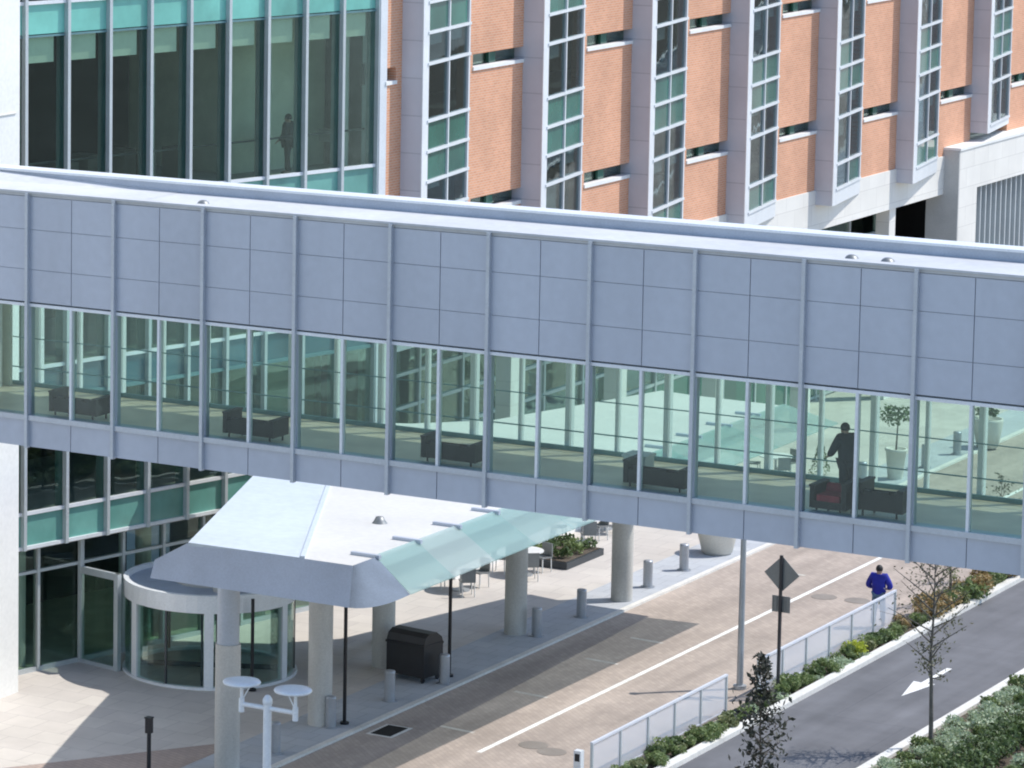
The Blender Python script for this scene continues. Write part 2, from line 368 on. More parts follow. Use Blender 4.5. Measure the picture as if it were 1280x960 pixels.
# right-hand lane
r = MB(); r.sheet([(-36.4,60), (-32.75,60), (-32.75,420), (-36.4,420)], -.05); struct('lane', r, M['asphalt'])
k = MB(); k.box(-36.66, -36.4, 60, 420, -.13, .07); k2 = MB(); k2.box(-32.75, -32.5, 60, 420, -.13, .07)
struct('kerb', k, M['kerb']); struct('kerb', k2, M['kerb'])
w = MB()
w.sheet([(-34.48,92.85), (-34.20,94.5), (-34.40,94.45), (-34.42,96.3), (-34.56,96.3), (-34.56,94.45), (-34.78,94.5)], -.046)
struct('arrow_marking', w, M['white_paint'])
s = MB(); s.sheet([(-37.25,60), (-36.66,60), (-36.66,420), (-37.25,420)], -.02); struct('planting_strip_ground', s, M['soil'])
s = MB(); s.sheet([(-32.5,60), (-22,60), (-22,420), (-32.5,420)], -.02); struct('planting_bed_ground', s, M['soil'])
for i, (x, y, lb) in enumerate(((-40.30,102.2,'oval iron manhole cover in the road left of the walking person'), (-39.36,102.3,'iron manhole cover in the road just beside the walking person'),
               (-40.08,83.25,'iron manhole cover in the road just right of the white line end'), (-39.45,82.95,'iron manhole cover in the road near the fence end'))):
    h = MB(); h.cyl(x, y, -.05, -.043, .36, n=24); t_ = h.build('manhole_cover', M['iron']); tag(t_, lb, 'manhole cover', 'manhole covers in the road')
dg = thing('drain_grate', 'dark square drain grate at the foot of the kerb', 'drain grate', (-43.56,82.4,-.05))
h = MB(); h.box(-.36,.36,-.55,.55,0,.006); h.build('frame', M['kerb'], dg)
h = MB(); h.box(-.27,.27,-.46,.46,.006,.010); 
for q in range(9): h.box(-.27,.27,-.44+q*.108,-.40+q*.108,.010,.016)
h.build('grating', M['grate'], dg)

# ------------------------------------------------------------------ sky bridge
BY0, BY1 = 68.0, 71.8
ZB, ZS, ZH, ZT = 9.23, 9.94, 12.31, 14.73
FL = 9.80
BX0, BX1 = -53.02, 2.0
bay = 2.1715; X0 = -44.74
br = thing('pedestrian_bridge', 'long grey metal clad pedestrian bridge with glazed sides crossing above the road', 'bridge', (-33, BY0, ZB))
def bb(name, mb, m, par=None): return mb.build(name, m, par or br, local=False)
bays = [X0+bay*k for k in range(-4, 22)]
up = MB(); lowp = MB()
for k in range(len(bays)-1):
    for h_ in (0, 1):
        xa = bays[k]+bay*.5*h_; xb = xa+bay*.5
        xa = max(xa, BX0)
        if xb <= xa: continue
        for z0, z1 in ((ZH+.06, 13.06), (13.07, 13.92), (13.93, ZT-.09)):
            up.box(xa+.008, xb-.008, BY0, BY0+.05, z0, z1)
        lowp.box(xa+.008, xb-.008, BY0, BY0+.05, ZB, ZS-.13)
bb('upper_cladding', up, M['panel']); bb('lower_cladding', lowp, M['panel'])
bk = MB(); bk.box(BX0, BX1, BY0+.03, BY0+.25, ZH+.06, ZT-.10); bk.box(BX0, BX1, BY0+.03, BY0+.25, ZB+.01, ZS-.14)
bk.box(BX0, BX1, BY1-.25, BY1, ZH+.06, ZH+.75); bk.box(BX0, BX1, BY1-.25, BY1, ZB+.01, ZS-.14)
bb('spandrel_backing', bk, M['panel_dark'])
sl = MB(); sl.box(BX0, BX1, BY0-.06, BY0+.27, ZS-.13, ZS-.02); bb('sill_band', sl, M['fin'])
hd = MB(); hd.box(BX0, BX1, BY0-.01, BY0+.22, ZH-.04, ZH+.025); bb('head_frame', hd, M['white_metal'])
fl = MB(); fl.box(BX0, BX1, BY0+.25, BY1-.25, ZB+.02, FL); bb('floor', fl, M['bridge_floor'])
ce = MB(); ce.box(BX0, BX1, BY0+.25, BY1-.25, ZH+.10, ZH+.3); bb('ceiling', ce, M['ceiling_white'])
rf = MB()
YP = 69.72
rf.box(BX0, BX1, BY0+.0, YP, ZT-.1, ZT)
rf.box(BX0, BX1, BY0-.05, BY0+.22, ZT-.025, ZT+.02)
# tapered insulation rising to the wall
rf.add([(BX0,BY0+.3,ZT+.01), (-42.0,BY0+.3,ZT+.004), (-42.0,YP,ZT+.004), (BX0,YP,ZT+.38)], [(0,1,2,3)])
rf.box(BX0, BX1, YP+.5, BY1, ZH+.6, ZH+.7)
bb('roof', rf, M['roofmem'])
pw = MB(); pw.box(BX0, BX1, YP, YP+.45, ZT-1.9, ZT+.18); bb('rear_parapet', pw, M['greyroof'])
cp = MB(); cp.box(BX0, BX1, YP-.04, YP+.48, ZT+.18, ZT+.23); bb('coping', cp, M['white_metal'])
for x, n_ in ((-40.7, 0), (-26.65, 1), (-25.95, 2)):
    v = MB(); v.lathe(x, BY0+.45, [(.0,ZT+.07), (.06,ZT+.065), (.10,ZT+.04), (.13,ZT)], 14); bb('roof_drain', v, M['sign_back'])
for x in bays[1:]:
    f = MB(); f.box(x-.036, x+.036, BY0-.10, BY0+.02, ZB-.02, ZT-.02); bb('mullion', f, M['fin'])
    f = MB(); f.box(x-.05, x+.05, BY0+.0, BY0+.18, ZS-.02, ZH-.04); bb('inner_post', f, M['panel'])
    f = MB(); f.box(x-.05, x+.05, BY1-.15, BY1+.08, ZS-.1, ZH+.1); bb('rear_post', f, M['white_metal'])
    if x+bay*.5 < BX1:
        f = MB(); f.box(x+bay*.5-.028, x+bay*.5+.028, BY0-.02, BY0+.12, ZS-.02, ZH-.04); bb('glazing_bar', f, M['white_metal'])
        f = MB(); f.box(x+bay*.5-.03, x+bay*.5+.03, BY1-.13, BY1+.03, ZS-.1, ZH+.1); bb('rear_glazing_bar', f, M['white_metal'])
for k in range(len(bays)-1):
    for h_ in (0, 1):
        xa = max(bays[k]+bay*.5*h_, BX0)+.03; xb = bays[k]+bay*.5*(h_+1)-.03
        if xb-xa < .2: continue
        f = MB(); f.box(xa, xb, BY0+.06, BY0+.07, ZS-.02, ZH-.04); bb('window_pane', f, M['bridge_glass'])
f = MB(); f.box(BX0, BX1, BY1-.07, BY1-.06, ZS-.1, ZH+.08); bb('rear_glazing', f, M['bridge_glass'])
pt = MB(); pt.box(BX0, -47.4, BY1-.5, BY1-.40, FL, ZH+.1); bb('end_partition', pt, M['interior_mid'])
pt = MB(); pt.cyl(-47.6, BY1-.75, FL, ZH+.1, .13); bb('interior_column', pt, M['ceiling_white'])
hr = MB(); hr.box(BX0, BX1, BY1-.30, BY1-.24, FL, FL+.09); hr.box(BX0, BX1, BY1-.30, BY1-.275, FL+.40, FL+.425); hr.box(BX0, BX1, BY1-.30, BY1-.275, FL+1.08, FL+1.10)
bb('handrail', hr, M['inner_mullion'])
e_ = MB(); e_.box(BX1, BX1+.3, BY0, BY1, ZB, ZT+.2); bb('end_wall', e_, M['panel'])

# furniture in the bridge
def sofa_parts(root, width, seat_m, cush_m):
    hw = width/2
    f = MB(); f.box(-hw, hw, -.08, .62, .16, .30); f.build('seat_frame', M['wicker'], root)
    f = MB(); f.box(-hw, hw, -.10, .02, .26, .48)
    for i in range(7):   # wavy top of the back
        x = -hw+width*(i+.5)/7
        f.box(x-width/14, x+width/14, -.10, .02, .48, .49+.06*abs(math.sin(i*1.3)))
    f.build('backrest', M['wicker'], root)
    for s_ in (-1, 1):
        f = MB(); ah = .64 if s_ < 0 else .56
        f.box(s_*hw-.05, s_*hw+.05, -.11, .60, .16, ah); f.box(s_*hw-.065, s_*hw+.065, -.12, .61, ah, ah+.04)
        f.build('arm', M['wicker'], root)
        for y in (-.04, .56):
            f = MB(); f.tube((s_*(hw-.08), y, 0), (s_*(hw-.08), y, .18), .022); f.build('leg', M['wicker'], root)
    n = max(1, round(width/.6))
    for i in range(n):
        x0 = -hw+.08+(width-.16)*i/n; x1 = x0+(width-.16)/n-.01
        f = MB(); f.box(x0, x1, .03, .60, .30, .42); f.build('seat_cushion', seat_m, root)
        f = MB(); f.add([(x0,.02,.42), (x1,.02,.42), (x1,.16,.42), (x0,.16,.42), (x0,.02,.56), (x1,.02,.56), (x1,.10,.54), (x0,.10,.54)],
                        [(0,3,2,1), (4,5,6,7), (0,1,5,4), (1,2,6,5), (2,3,7,6), (3,0,4,7)]); f.build('back_cushion', cush_m, root)
for x, wd, lb in ((-43.95,1.16,'dark wicker sofa inside the bridge, nearest the white wall'), (-39.62,1.18,'dark wicker sofa inside the bridge above the white canopy corner'),
                  (-35.0,1.18,'dark wicker sofa inside the bridge in the middle bay'), (-30.55,1.25,'dark wicker sofa inside the bridge with a pale box at its end')):
    sf = thing('sofa', lb, 'sofa', (x, BY0+.62, FL), 0, 'dark wicker sofas in the bridge'); sofa_parts(sf, wd, M['cushion_dark'], M['cushion_dark']); sf.scale = (.95,.9,.86)
st = thing('armchair', 'wicker armchair with red cushions inside the bridge beside the standing person', 'armchair', (-26.9, BY0+.85, FL), PI); sofa_parts(st, .62, M['cushion_red'], M['cushion_red'])
st = thing('armchair', 'dark green black armchair inside the bridge to the right of the red one', 'armchair', (-26.02, BY0+.66, FL)); sofa_parts(st, .82, M['black_cover'], M['black_cover'])
bx = MB(); bx.box(-31.5,-31.05,BY0+1.2,BY0+1.65,FL,FL+.5); bx.box(-31.53,-31.02,BY0+1.17,BY0+1.68,FL+.5,FL+.55)
tag(bx.build('side_table', M['table_white']), 'pale cube side table inside the bridge beside a sofa', 'side table')

# ------------------------------------------------------------------ white building at the left edge
wb = thing('white_building', 'tall white stone building end wall at the left edge', 'building', (-57, 68, 0))
m_ = MB(); m_.box(-62, -53.03, 52, 80.18, -.13, 34); m_.build('wall', M['white_stone'], wb, local=False)
m_ = MB(); m_.box(-53.05, -53.0, 77.0, 80.0, 14.86, 14.885); m_.build('wall_joint', M['kerb'], wb, local=False)

# ------------------------------------------------------------------ glass building
S0 = Vector((-53.6, 81.6)); DD = Vector((.24, .97)).normalized(); NN = Vector((DD.y, -DD.x))   # NN points out of the facade
def gp(t, n=0): q = S0+DD*t+NN*n; return (q.x, q.y)
gb = thing('glass_building', 'curtain wall office building with green glass bands and grey mullions', 'building', (-54, 88, 0))
def gg(name, mb, m, par=None): return mb.build(name, m, par or gb, local=False)
T = [-.30, 1.18, 2.66, 4.14, 5.60, 7.06, 8.54, 10.02, 11.49, 12.93]
TE = 12.93
spans = [(3.45,4.35), (7.30,8.12), (11.46,12.35), (16.65,17.50)]
vis = [(4.35,7.30), (8.12,11.46), (12.35,16.65), (17.50,21.0)]
for i in range(len(T)):
    f = MB(); f.seg(gp(T[i]-.05), gp(T[i]+.05), -.02, .14, 3.40, 22); gg('mullion', f, M['mullion'])
    f = MB(); f.seg(gp(T[i]-.045), gp(T[i]+.045), -.30, -.03, 3.45, 22); gg('inner_mullion', f, M['inner_mullion'])
for z in (3.45, 4.35, 7.30, 8.12, 11.46, 12.35, 17.50, 21.0):
    f = MB(); f.seg(gp(-.9), gp(TE), -.03, .07, z-.045, z+.045); gg('transom', f, M['white_metal'] if z != 7.30 else M['inner_mullion'])
f = MB(); f.seg(gp(-.9), gp(TE), -.03, .03, 16.62, 16.67); gg('transom', f, M['inner_mullion'])
for i in range(-1, len(T)-1):
    ta = T[i]+.05 if i >= 0 else -.9; tb = T[i+1]-.05
    for z0, z1 in spans:
        f = MB(); f.seg(gp(ta), gp(tb), -.02, 0, z0+.045, z1-.045); gg('spandrel_panel', f, M['blue_spandrel'] if z0 == 7.30 else M['lit_spandrel'] if z0 > 16 else M['teal_spandrel'])
    for z0, z1 in vis:
        f = MB(); f.seg(gp(ta), gp(tb), -.02, -.005, z0+.045, z1-.045); gg('window_pane', f, M['vision_dark'])
    f = MB(); f.seg(gp(ta+.04), gp(tb-.24), -.16, -.15, 15.95, 16.6); gg('blind', f, M['blind'])
f = MB(); f.seg(gp(TE), gp(TE+.28), -.5, .16, -.05, 22); gg('end_post', f, M['white_metal'])
# inside: slabs, back wall, columns
for z in (3.55, 7.45, 11.6, 16.75, 21.1):
    f = MB(); f.prism([gp(-1.5,-.32), gp(TE+.1,-.32), gp(TE+.1,-8), gp(-1.5,-8)], z, z+.6); gg('floor_slab', f, M['slab'])
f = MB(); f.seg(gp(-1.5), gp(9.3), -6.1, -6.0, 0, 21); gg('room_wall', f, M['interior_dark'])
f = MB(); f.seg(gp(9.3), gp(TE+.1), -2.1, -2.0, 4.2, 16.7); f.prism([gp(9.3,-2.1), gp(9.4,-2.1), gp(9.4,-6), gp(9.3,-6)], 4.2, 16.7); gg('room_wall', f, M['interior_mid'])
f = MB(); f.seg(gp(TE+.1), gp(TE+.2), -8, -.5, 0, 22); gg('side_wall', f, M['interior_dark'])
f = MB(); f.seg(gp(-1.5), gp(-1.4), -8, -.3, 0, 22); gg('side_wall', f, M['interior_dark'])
for t_ in (.6, 5.2, 9.35, 12.45):
    f = MB(); q = gp(t_, -.85 if t_ > 9 else -1.15); f.cyl(q[0], q[1], 0, 21, .22); gg('interior_column', f, M['curtain'])
f = MB(); f.seg(gp(-.2), gp(TE), -.42, -.38, 13.30, 13.35); gg('guard_rail', f, M['dark_frame'])
f = MB(); f.prism([gp(-1.5,-.02), gp(TE+.2,-.02), gp(TE+.2,-9), gp(-1.5,-9)], 22, 22.5); gg('roof', f, M['roofmem'])
# desks and chairs glimpsed behind the upper glazing
f = MB(); q0 = gp(2.6,-1.6); q1 = gp(7.6,-2.5)
for k in range(5):
    q = gp(2.9+k*1.05, -1.9-(k % 2)*.3); f.box(q[0]-.3, q[0]+.3, q[1]-.28, q[1]+.28, 12.2, 12.2+.85+.1*(k % 3))
gg('lounge_seating', f, M['interior_floor'])
# ground-floor shopfront, set back
SB = -.42
f = MB()
for t_ in (-.35, .62, 2.2, 3.7, 5.2, 6.7, 8.2, 9.7, 11.2): f.seg(gp(t_-.045), gp(t_+.045), SB-.08, SB+.08, 0, 3.45)
f.seg(gp(-.9), gp(TE), SB-.06, SB+.06, 0, .12); f.seg(gp(-.9), gp(TE), SB-.05, SB+.05, 2.62, 2.70)
gg('shopfront_frame', f, M['mullion'])
f = MB(); f.seg(gp(-.9), gp(TE), SB-.012, SB+.0, .12, 3.45); gg('shopfront_glazing', f, M['vision_dark'])
f = MB(); f.prism([gp(-.9,-.02), gp(TE,-.02), gp(TE,SB-.1), gp(-.9,SB-.1)], 3.36, 3.405); gg('shopfront_soffit', f, M['slab'])
f = MB(); f.prism([gp(-1.5,SB-.1), gp(TE,SB-.1), gp(TE,-6), gp(-1.5,-6)], -.02, .008); gg('lobby_floor', f, M['interior_mid'])
# vestibule side screen running out to the revolving door
va, vb = (-53.44,83.74), (-52.05,83.46)
f = MB(); f.seg(va, vb, -.05, .05, 2.40, 2.58); f.seg(va, vb, -.05, .05, 0, .1)
f.seg((va[0]-.03,va[1]), (va[0]+.07,va[1]-.02), -.06, .06, 0, 3.4); f.seg((vb[0]-.14,vb[1]+.03), vb, -.07, .07, 0, 2.58)
gg('vestibule_frame', f, M['mullion'])
f = MB(); f.seg(va, vb, -.01, .005, .1, 2.4); gg('vestibule_glazing', f, M['vision_dark'])

# revolving door
RC = (-50.25, 85.03); RR = 2.22
rd = thing('revolving_door', 'large round glazed revolving door under the canopy', 'revolving door', (RC[0], RC[1], 0))
f = MB(); f.arc(0,0,RR-.10,RR+.04,0,2*PI,2.00,2.46,48); f.build('drum_band', M['white_metal'], rd)
f = MB(); f.cyl(0,0,2.28,2.35,RR-.1,n=40); f.build('drum_roof', M['panel_dark'], rd)
f = MB(); f.cyl(0,0,2.35,2.55,.9,n=24); f.cyl(.9,-.8,2.35,2.5,.3,n=16); f.build('motor_housing', M['concrete'], rd)
f = MB(); f.arc(0,0,RR-.12,RR+.06,0,2*PI,0,.07,48); f.build('base_ring', M['white_metal'], rd)
for i in range(6):
    a0 = R(-120+i*60)+.06; a1 = a0+R(60)-.12
    f = MB(); f.arc(0,0,RR-.03,RR-.015,a0,a1,  .07,2.00,10); f.build('curved_pane', M['door_glass'], rd)
    am = R(-120+i*60); f = MB(); f.arc(0,0,RR-.10,RR+.03,am-.055,am+.055,  .07,2.00,2); f.build('drum_post', M['white_metal'], rd)
    am = R(-90+i*60)
    if i % 2 == 0:
        f = MB(); f.arc(0,0,RR-.06,RR+.0,am-.012,am+.012,  .07,2.00,1); f.build('drum_bar', M['dark_frame'], rd)
f = MB(); f.cyl(0,0,0,2.1,.09); f.build('centre_shaft', M['dark_frame'], rd)
for i in range(4):
    am = R(25+90*i); c, s_ = math.cos(am), math.sin(am)
    lf = MB(); P0 = (.1*c, .1*s_); P1 = ((RR-.2)*c, (RR-.2)*s_)
    for z0, z1 in ((.05,.18), (1.84,1.98)): lf.seg(P0, P1, -.025, .025, z0, z1)
    lf.seg(((RR-.28)*c,(RR-.28)*s_), P1, -.03, .03, .18, 1.84)
    o = lf.build('door_leaf', M['dark_frame'], rd)
    gl = MB(); gl.seg(P0, ((RR-.28)*c,(RR-.28)*s_), -.006, .006, .18, 1.84); gl.build('leaf_pane', M['door_glass'], o)

# ------------------------------------------------------------------ brick building
XF = -50.3
bk = thing('brick_building', 'long orange brick building with sawtooth bay windows above a pale stone base', 'building', (XF, 120, 0))
def kb(name, mb, m, par=None): return mb.build(name, m, par or bk, local=False)
P0Y, PS = 95.30, 7.565
FLZ = [10.37, 14.55, 18.73]    # slot window sills
PODT = 8.40
piers = [P0Y+PS*k for k in range(9)]
ends = piers[1:]+[P0Y+PS*9]
ZTOP = 23.0
PD = .64
def brick_run(y0, y1, slot):
    w_ = MB(); zs = PODT
    for z in FLZ:
        w_.box(XF-.35, XF, y0, slot[0], z, z+.47)
        if y1-slot[1] > .03: w_.box(XF-.35, XF, slot[1], y1, z, z+.47)
        w_.box(XF-.35, XF, y0, y1, zs, z); zs = z+.47
    w_.box(XF-.35, XF, y0, y1, zs, ZTOP)
    kb('wall', w_, M['brick'])
brick_run(94.3, piers[0], (94.32, 94.95))
slots = [(94.34, 94.95)]
for y, e in zip(piers, ends):
    brick_run(y+4.02, e, (y+4.32, e-.0)); slots.append((y+4.32, e-.02))
for (a0, a1) in slots:
    for z in FLZ:
        f = MB(); f.box(XF-.30, XF-.28, a0, a1, z+.1, z+.47); o = kb('slot_window', f, M['vision_dark'])
        f = MB(); f.box(XF-.25, XF+.045, a0-.02, a1+.0, z, z+.105); kb('slot_sill', f, M['sill'], o)
        if a1-a0 > 1.5:
            ym = (a0+a1)/2; f = MB(); f.box(XF-.29, XF-.20, ym-.2, ym+.2, z+.105, z+.46); kb('slot_panel', f, M['green_spandrel'], o)
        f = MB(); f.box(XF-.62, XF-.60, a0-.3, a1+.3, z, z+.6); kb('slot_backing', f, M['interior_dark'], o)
rnd = random.Random(3)
for bi, (y, e) in enumerate(zip(piers, ends)):
    zb = 9.30 if bi >= 6 else 8.45          # bottom of glazing
    zbot = zb-.55
    if bi >= 6: zbot = zb-.28
    A = (XF+PD, y+.26); B = (XF+.06, y+3.98)     # slanted window line
    f = MB(); f.prism([(XF-.3,y), (XF+PD,y), (XF+PD,y+.26), (XF-.3,y+.26)], zbot, ZTOP); pr_ = kb('pier', f, M['pier'])
    f = MB(); f.prism([(XF+PD,y-.012), (XF+PD+.03,y-.012), (XF+PD+.03,y+.30), (XF+PD,y+.30)], zbot, ZTOP); kb('pier_edge', f, M['white_metal'], pr_)
    # frame
    def along(t, off=0):
        dx, dy = B[0]-A[0], B[1]-A[1]; L_ = math.hypot(dx, dy)
        return (A[0]+dx*t+off*dy/L_, A[1]+dy*t-off*dx/L_)
    fr = MB()
    for t0, t1 in ((0,.03), (.495,.52), (.965,1.0)): fr.seg(along(t0), along(t1), -.08, .03, zb, ZTOP)
    bars = []
    z = 13.48-2*4.18
    while z < ZTOP:
        for dz in (0, 1.60, 2.47, 3.32):
            if zb-.01 <= z+dz < ZTOP: bars.append(z+dz)
        z += 4.18
    if abs(bars[0]-zb) > .05: bars = [zb]+bars
    for z in bars: fr.seg(along(0), along(1.0), -.07, .06, z-.04, z+.04)
    fo = kb('bay_window_frame', fr, M['frame'])
    f = MB(); f.prism([along(0,.02), along(1.0,.02), (XF-.02,B[1]), (XF-.02,A[1])], zbot, zb-.05); kb('bay_base', f, M['frame'], fo)
    bars2 = bars+[ZTOP]
    for j in range(len(bars)):
        z0, z1 = bars[j]+.05, bars2[j+1]-.05
        if z1-z0 < .1: continue
        ph = ((bars[j]-13.48) % 4.18)
        green = ph > 2.3
        for t0, t1 in ((.03,.49), (.525,.955)):
            f = MB(); f.seg(along(t0), along(t1), -.04, -.025, z0, z1)
            kb('bay_pane', f, M['green_spandrel'] if (green and rnd.random() < .93) else M['vision'], fo)
            if not green and rnd.random() < .45:     # blind or curtain half way down
                hgt = (z1-z0)*rnd.choice((.3,.45,.25,.6))
                f = MB(); f.seg(along(t0+.03), along(t1-.03), -.16, -.15, z1-hgt, z1); kb('bay_blind', f, M['curtain'], fo)
for z in (9.0, 13.2, 17.4, 21.6):
    f = MB(); f.box(-58, XF-.66, 94.5, 163, z-.35, z); kb('floor_slab', f, M['slab'])
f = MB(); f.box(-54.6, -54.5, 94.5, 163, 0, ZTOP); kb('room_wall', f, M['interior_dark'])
f = MB(); f.box(-60, XF-.36, 94.45, 163.4, ZTOP, ZTOP+.4); kb('roof', f, M['roofmem'])
# podium
f = MB(); f.box(XF-.5, XF+.05, 94.3, 137.95, 6.98, PODT); kb('podium_band', f, M['stone'])
f = MB(); f.box(-54.4, XF-.51, 94.3, 137.9, 6.98, 7.3); kb('podium_soffit', f, M['slab'])
f = MB(); f.box(XF-.52, XF+.62, 138.0, 164, 7.08, 8.62); f.box(XF-.52, XF+.62, 138.0, 139.9, -.05, 7.08); kb('podium_block', f, M['stone'])
f = MB(); f.box(XF-.6, XF+.66, 137.96, 164.1, 8.62, 8.72); kb('podium_coping', f, M['sill'])
f = MB(); f.box(XF-.6, XF+.615, 137.93, 137.998, -.05, 8.62); kb('podium_return', f, M['stone_shaded'])
for q in range(42):
    y = 140.1+q*.55; f = MB(); f.box(XF+.1, XF+.50, y, y+.10, 0, 7.08); kb('louvre_fin', f, M['mullion'])
f = MB(); f.box(XF-.1, XF-.05, 139.9, 164, 0, 7.08); kb('louvre_glazing', f, M['blue_spandrel'])
# recessed ground floor
f = MB(); f.box(-52.45, -52.43, 94.4, 137.9, 0, 6.98); kb('lobby_glazing', f, M['vision_dark'])
f = MB()
for z in (.1, 2.6, 3.5, 4.5, 5.5, 6.4): f.box(-52.5, -52.38, 94.4, 137.9, z-.05, z+.05)
for q in range(16): f.box(-52.5, -52.36, 95+q*2.8, 95.12+q*2.8, 0, 6.98)
kb('lobby_frame', f, M['mullion'])
f = MB(); f.box(-52.42, -52.41, 94.4, 137.9, .15, 2.55); kb('lobby_lower_panels', f, M['green_spandrel'])
for k in range(1, 6):
    f = MB(); f.box(XF-.55, XF-.05, P0Y+PS*k-.3, P0Y+PS*k+.3, -.05, 6.98); kb('ground_column', f, M['stone'])
lw = MB(); lw.box(-50.15, -49.75, 98, 118, 0, .48); tag(lw.build('low_wall', M['white_stone']), 'low white stone wall along the foot of the brick building', 'low wall')

# ------------------------------------------------------------------ entrance canopy
cn = thing('entrance_canopy', 'broad white entrance canopy with cyan glass edge on concrete columns', 'canopy', (-45.3, 88, 0))
def cc(name, mb, m, par=None): return mb.build(name, m, par or cn, local=False)
def rz_(x, y): return 6.15-.015*(y-74)
def rex(y): return -40.0-.027*(y-74)              # road-side edge of the white roof
RZ = 6.15
def seamx(y): return -41.3-(y-73.9)*.47           # seam between white and cream halves
f = MB(); f.prism([(-41.3,73.87), (-44.2,73.8), (-47.06,81.6), (-48.0,84.3), (seamx(84.3),84.3)], lambda x, y: rz_(x, y)-.3, rz_); cc('roof', f, M['canopy_white'])
cream = [(-40.0,73.9), (-41.3,73.87), (seamx(84.3),84.3), (-48.0,84.3), (-49.2,85.0), (-50.2,85.6), (-51.9,86.4), (-51.6,87.5), (-50.2,89.6), (-47.6,91), (-46.1,92.8), (-44.5,100.2), (-43.5,100.0), (rex(99.9),99.9)]
f = MB(); f.prism(cream, lambda x, y: rz_(x, y)-.3, lambda x, y: rz_(x, y)-.02); cc('roof', f, M['canopy_cream'])
f = MB(); q0 = (-41.3,73.9); q1 = (seamx(84.3),84.3); f.seg(q0, q1, -.05, .05, lambda x, y: rz_(x, y)-.05, lambda x, y: rz_(x, y)+.035); cc('roof_seam', f, M['canopy_white'])
f = MB(); zz = rz_(0, 78.5)-.02; f.lathe(-41.83, 78.5, [(0,zz+.16), (.09,zz+.15), (.13,zz+.07), (.18,zz)], 12); cc('roof_vent', f, M['sign_back'])
# sloping front fascia
f = MB()
# one plane through lip and fold, with a folded-back left end
lipz, lipy, foz, foy = 5.30, 73.42, 6.15, 73.84
V = [(-44.97,lipy,lipz), (-44.97,lipy+.19,lipz+.385), (-44.2,foy,foz), (-40.0,foy,foz), (-39.85,lipy,lipz),
     (-44.97,lipy+.30,lipz), (-44.3,foy+.30,foz-.05), (-39.15,74.95,5.40), (-40.02,74.95,6.14), (-39.50,lipy+.13,lipz+.01), (-39.25,lipy+.55,lipz+.05)]
f.add(V, [(0,4,3,2,1), (0,1,5), (1,2,6,5)])
f.box(-44.9, -39.9, lipy+.03, lipy+.3, lipz, lipz+.05)
cc('fascia', f, M['fascia'])
f = MB(); lo_, hi_ = [], []
for q in range(9):                                  # rounded corner lofted from lip to fold
    u_ = q/8; w0, w1, w2 = (1-u_)**2, 2*u_*(1-u_), u_*u_
    lo_.append(tuple(w0*V[4][i]+w1*(-39.18, 73.46, 5.31)[i]+w2*V[7][i] for i in range(3)))
    hi_.append(tuple(V[3][i]*(1-u_)+V[8][i]*u_ for i in range(3)))
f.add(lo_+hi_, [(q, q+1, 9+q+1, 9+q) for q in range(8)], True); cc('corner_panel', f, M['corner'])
f = MB(); f.prism([(-44.6,73.75), (-39.6,73.75), (-39.6,76.0), (rex(99.9),99.9), (-43.5,100.0), (-44.5,100.2), (-46.1,92.8), (-47.6,91), (-50.2,89.6), (-51.6,87.5), (-51.9,86.4), (-50.2,85.6), (-49.2,85.0), (-48.0,84.3)], 5.30, 5.36)
cc('soffit', f, M['soffit'])
# shingled glass strip along the road side, and round the far end
ys = [74.97+k*2.08 for k in range(13)]
for k in range(12):
    y0, y1 = ys[k], ys[k+1]-.004
    f = MB(); za, zb_ = rz_(0,y0)+.03, rz_(0,y1)+.03; ze = 5.42
    xa, xb = rex(y0)-.05, rex(y1)-.05; xe = -39.15
    f.add([(xa,y0,za), (xe,y0,ze), (xe,y1,ze), (xb,y1,zb_), (xa,y0,za-.03), (xe,y0,ze-.03), (xe,y1,ze-.03), (xb,y1,zb_-.03)],
          [(0,1,2,3), (7,6,5,4), (0,4,5,1), (1,5,6,2), (2,6,7,3), (3,7,4,0)])
    cc('glass_panel', f, M['canopy_glass'])
    f = MB(); f.box(rex(ys[k])-.62, rex(ys[k])+.10, ys[k]-.05, ys[k]+.05, rz_(0,ys[k])-.04, rz_(0,ys[k])+.05); cc('glass_bracket', f, M['fascia'])
cols = [(-45.0,77.0), (-45.2,81.85), (-46.65,87.85), (-45.45,93.15), (-44.75,98.4)]
for i, (x, y) in enumerate(cols):
    f = MB(); f.cyl(x, y, -.02, 5.30 if i else 3.05, .30, n=28); o = cc('column', f, M['concrete'])
    if i == 0:
        f = MB(); f.cyl(x, y, 3.05, 5.30, .265, n=28); cc('column_sleeve', f, M['sleeve'], o)
f = MB(); f.cyl(-47.9, 90.2, 0, 5.30, .28, n=24); cc('column', f, M['concrete'])

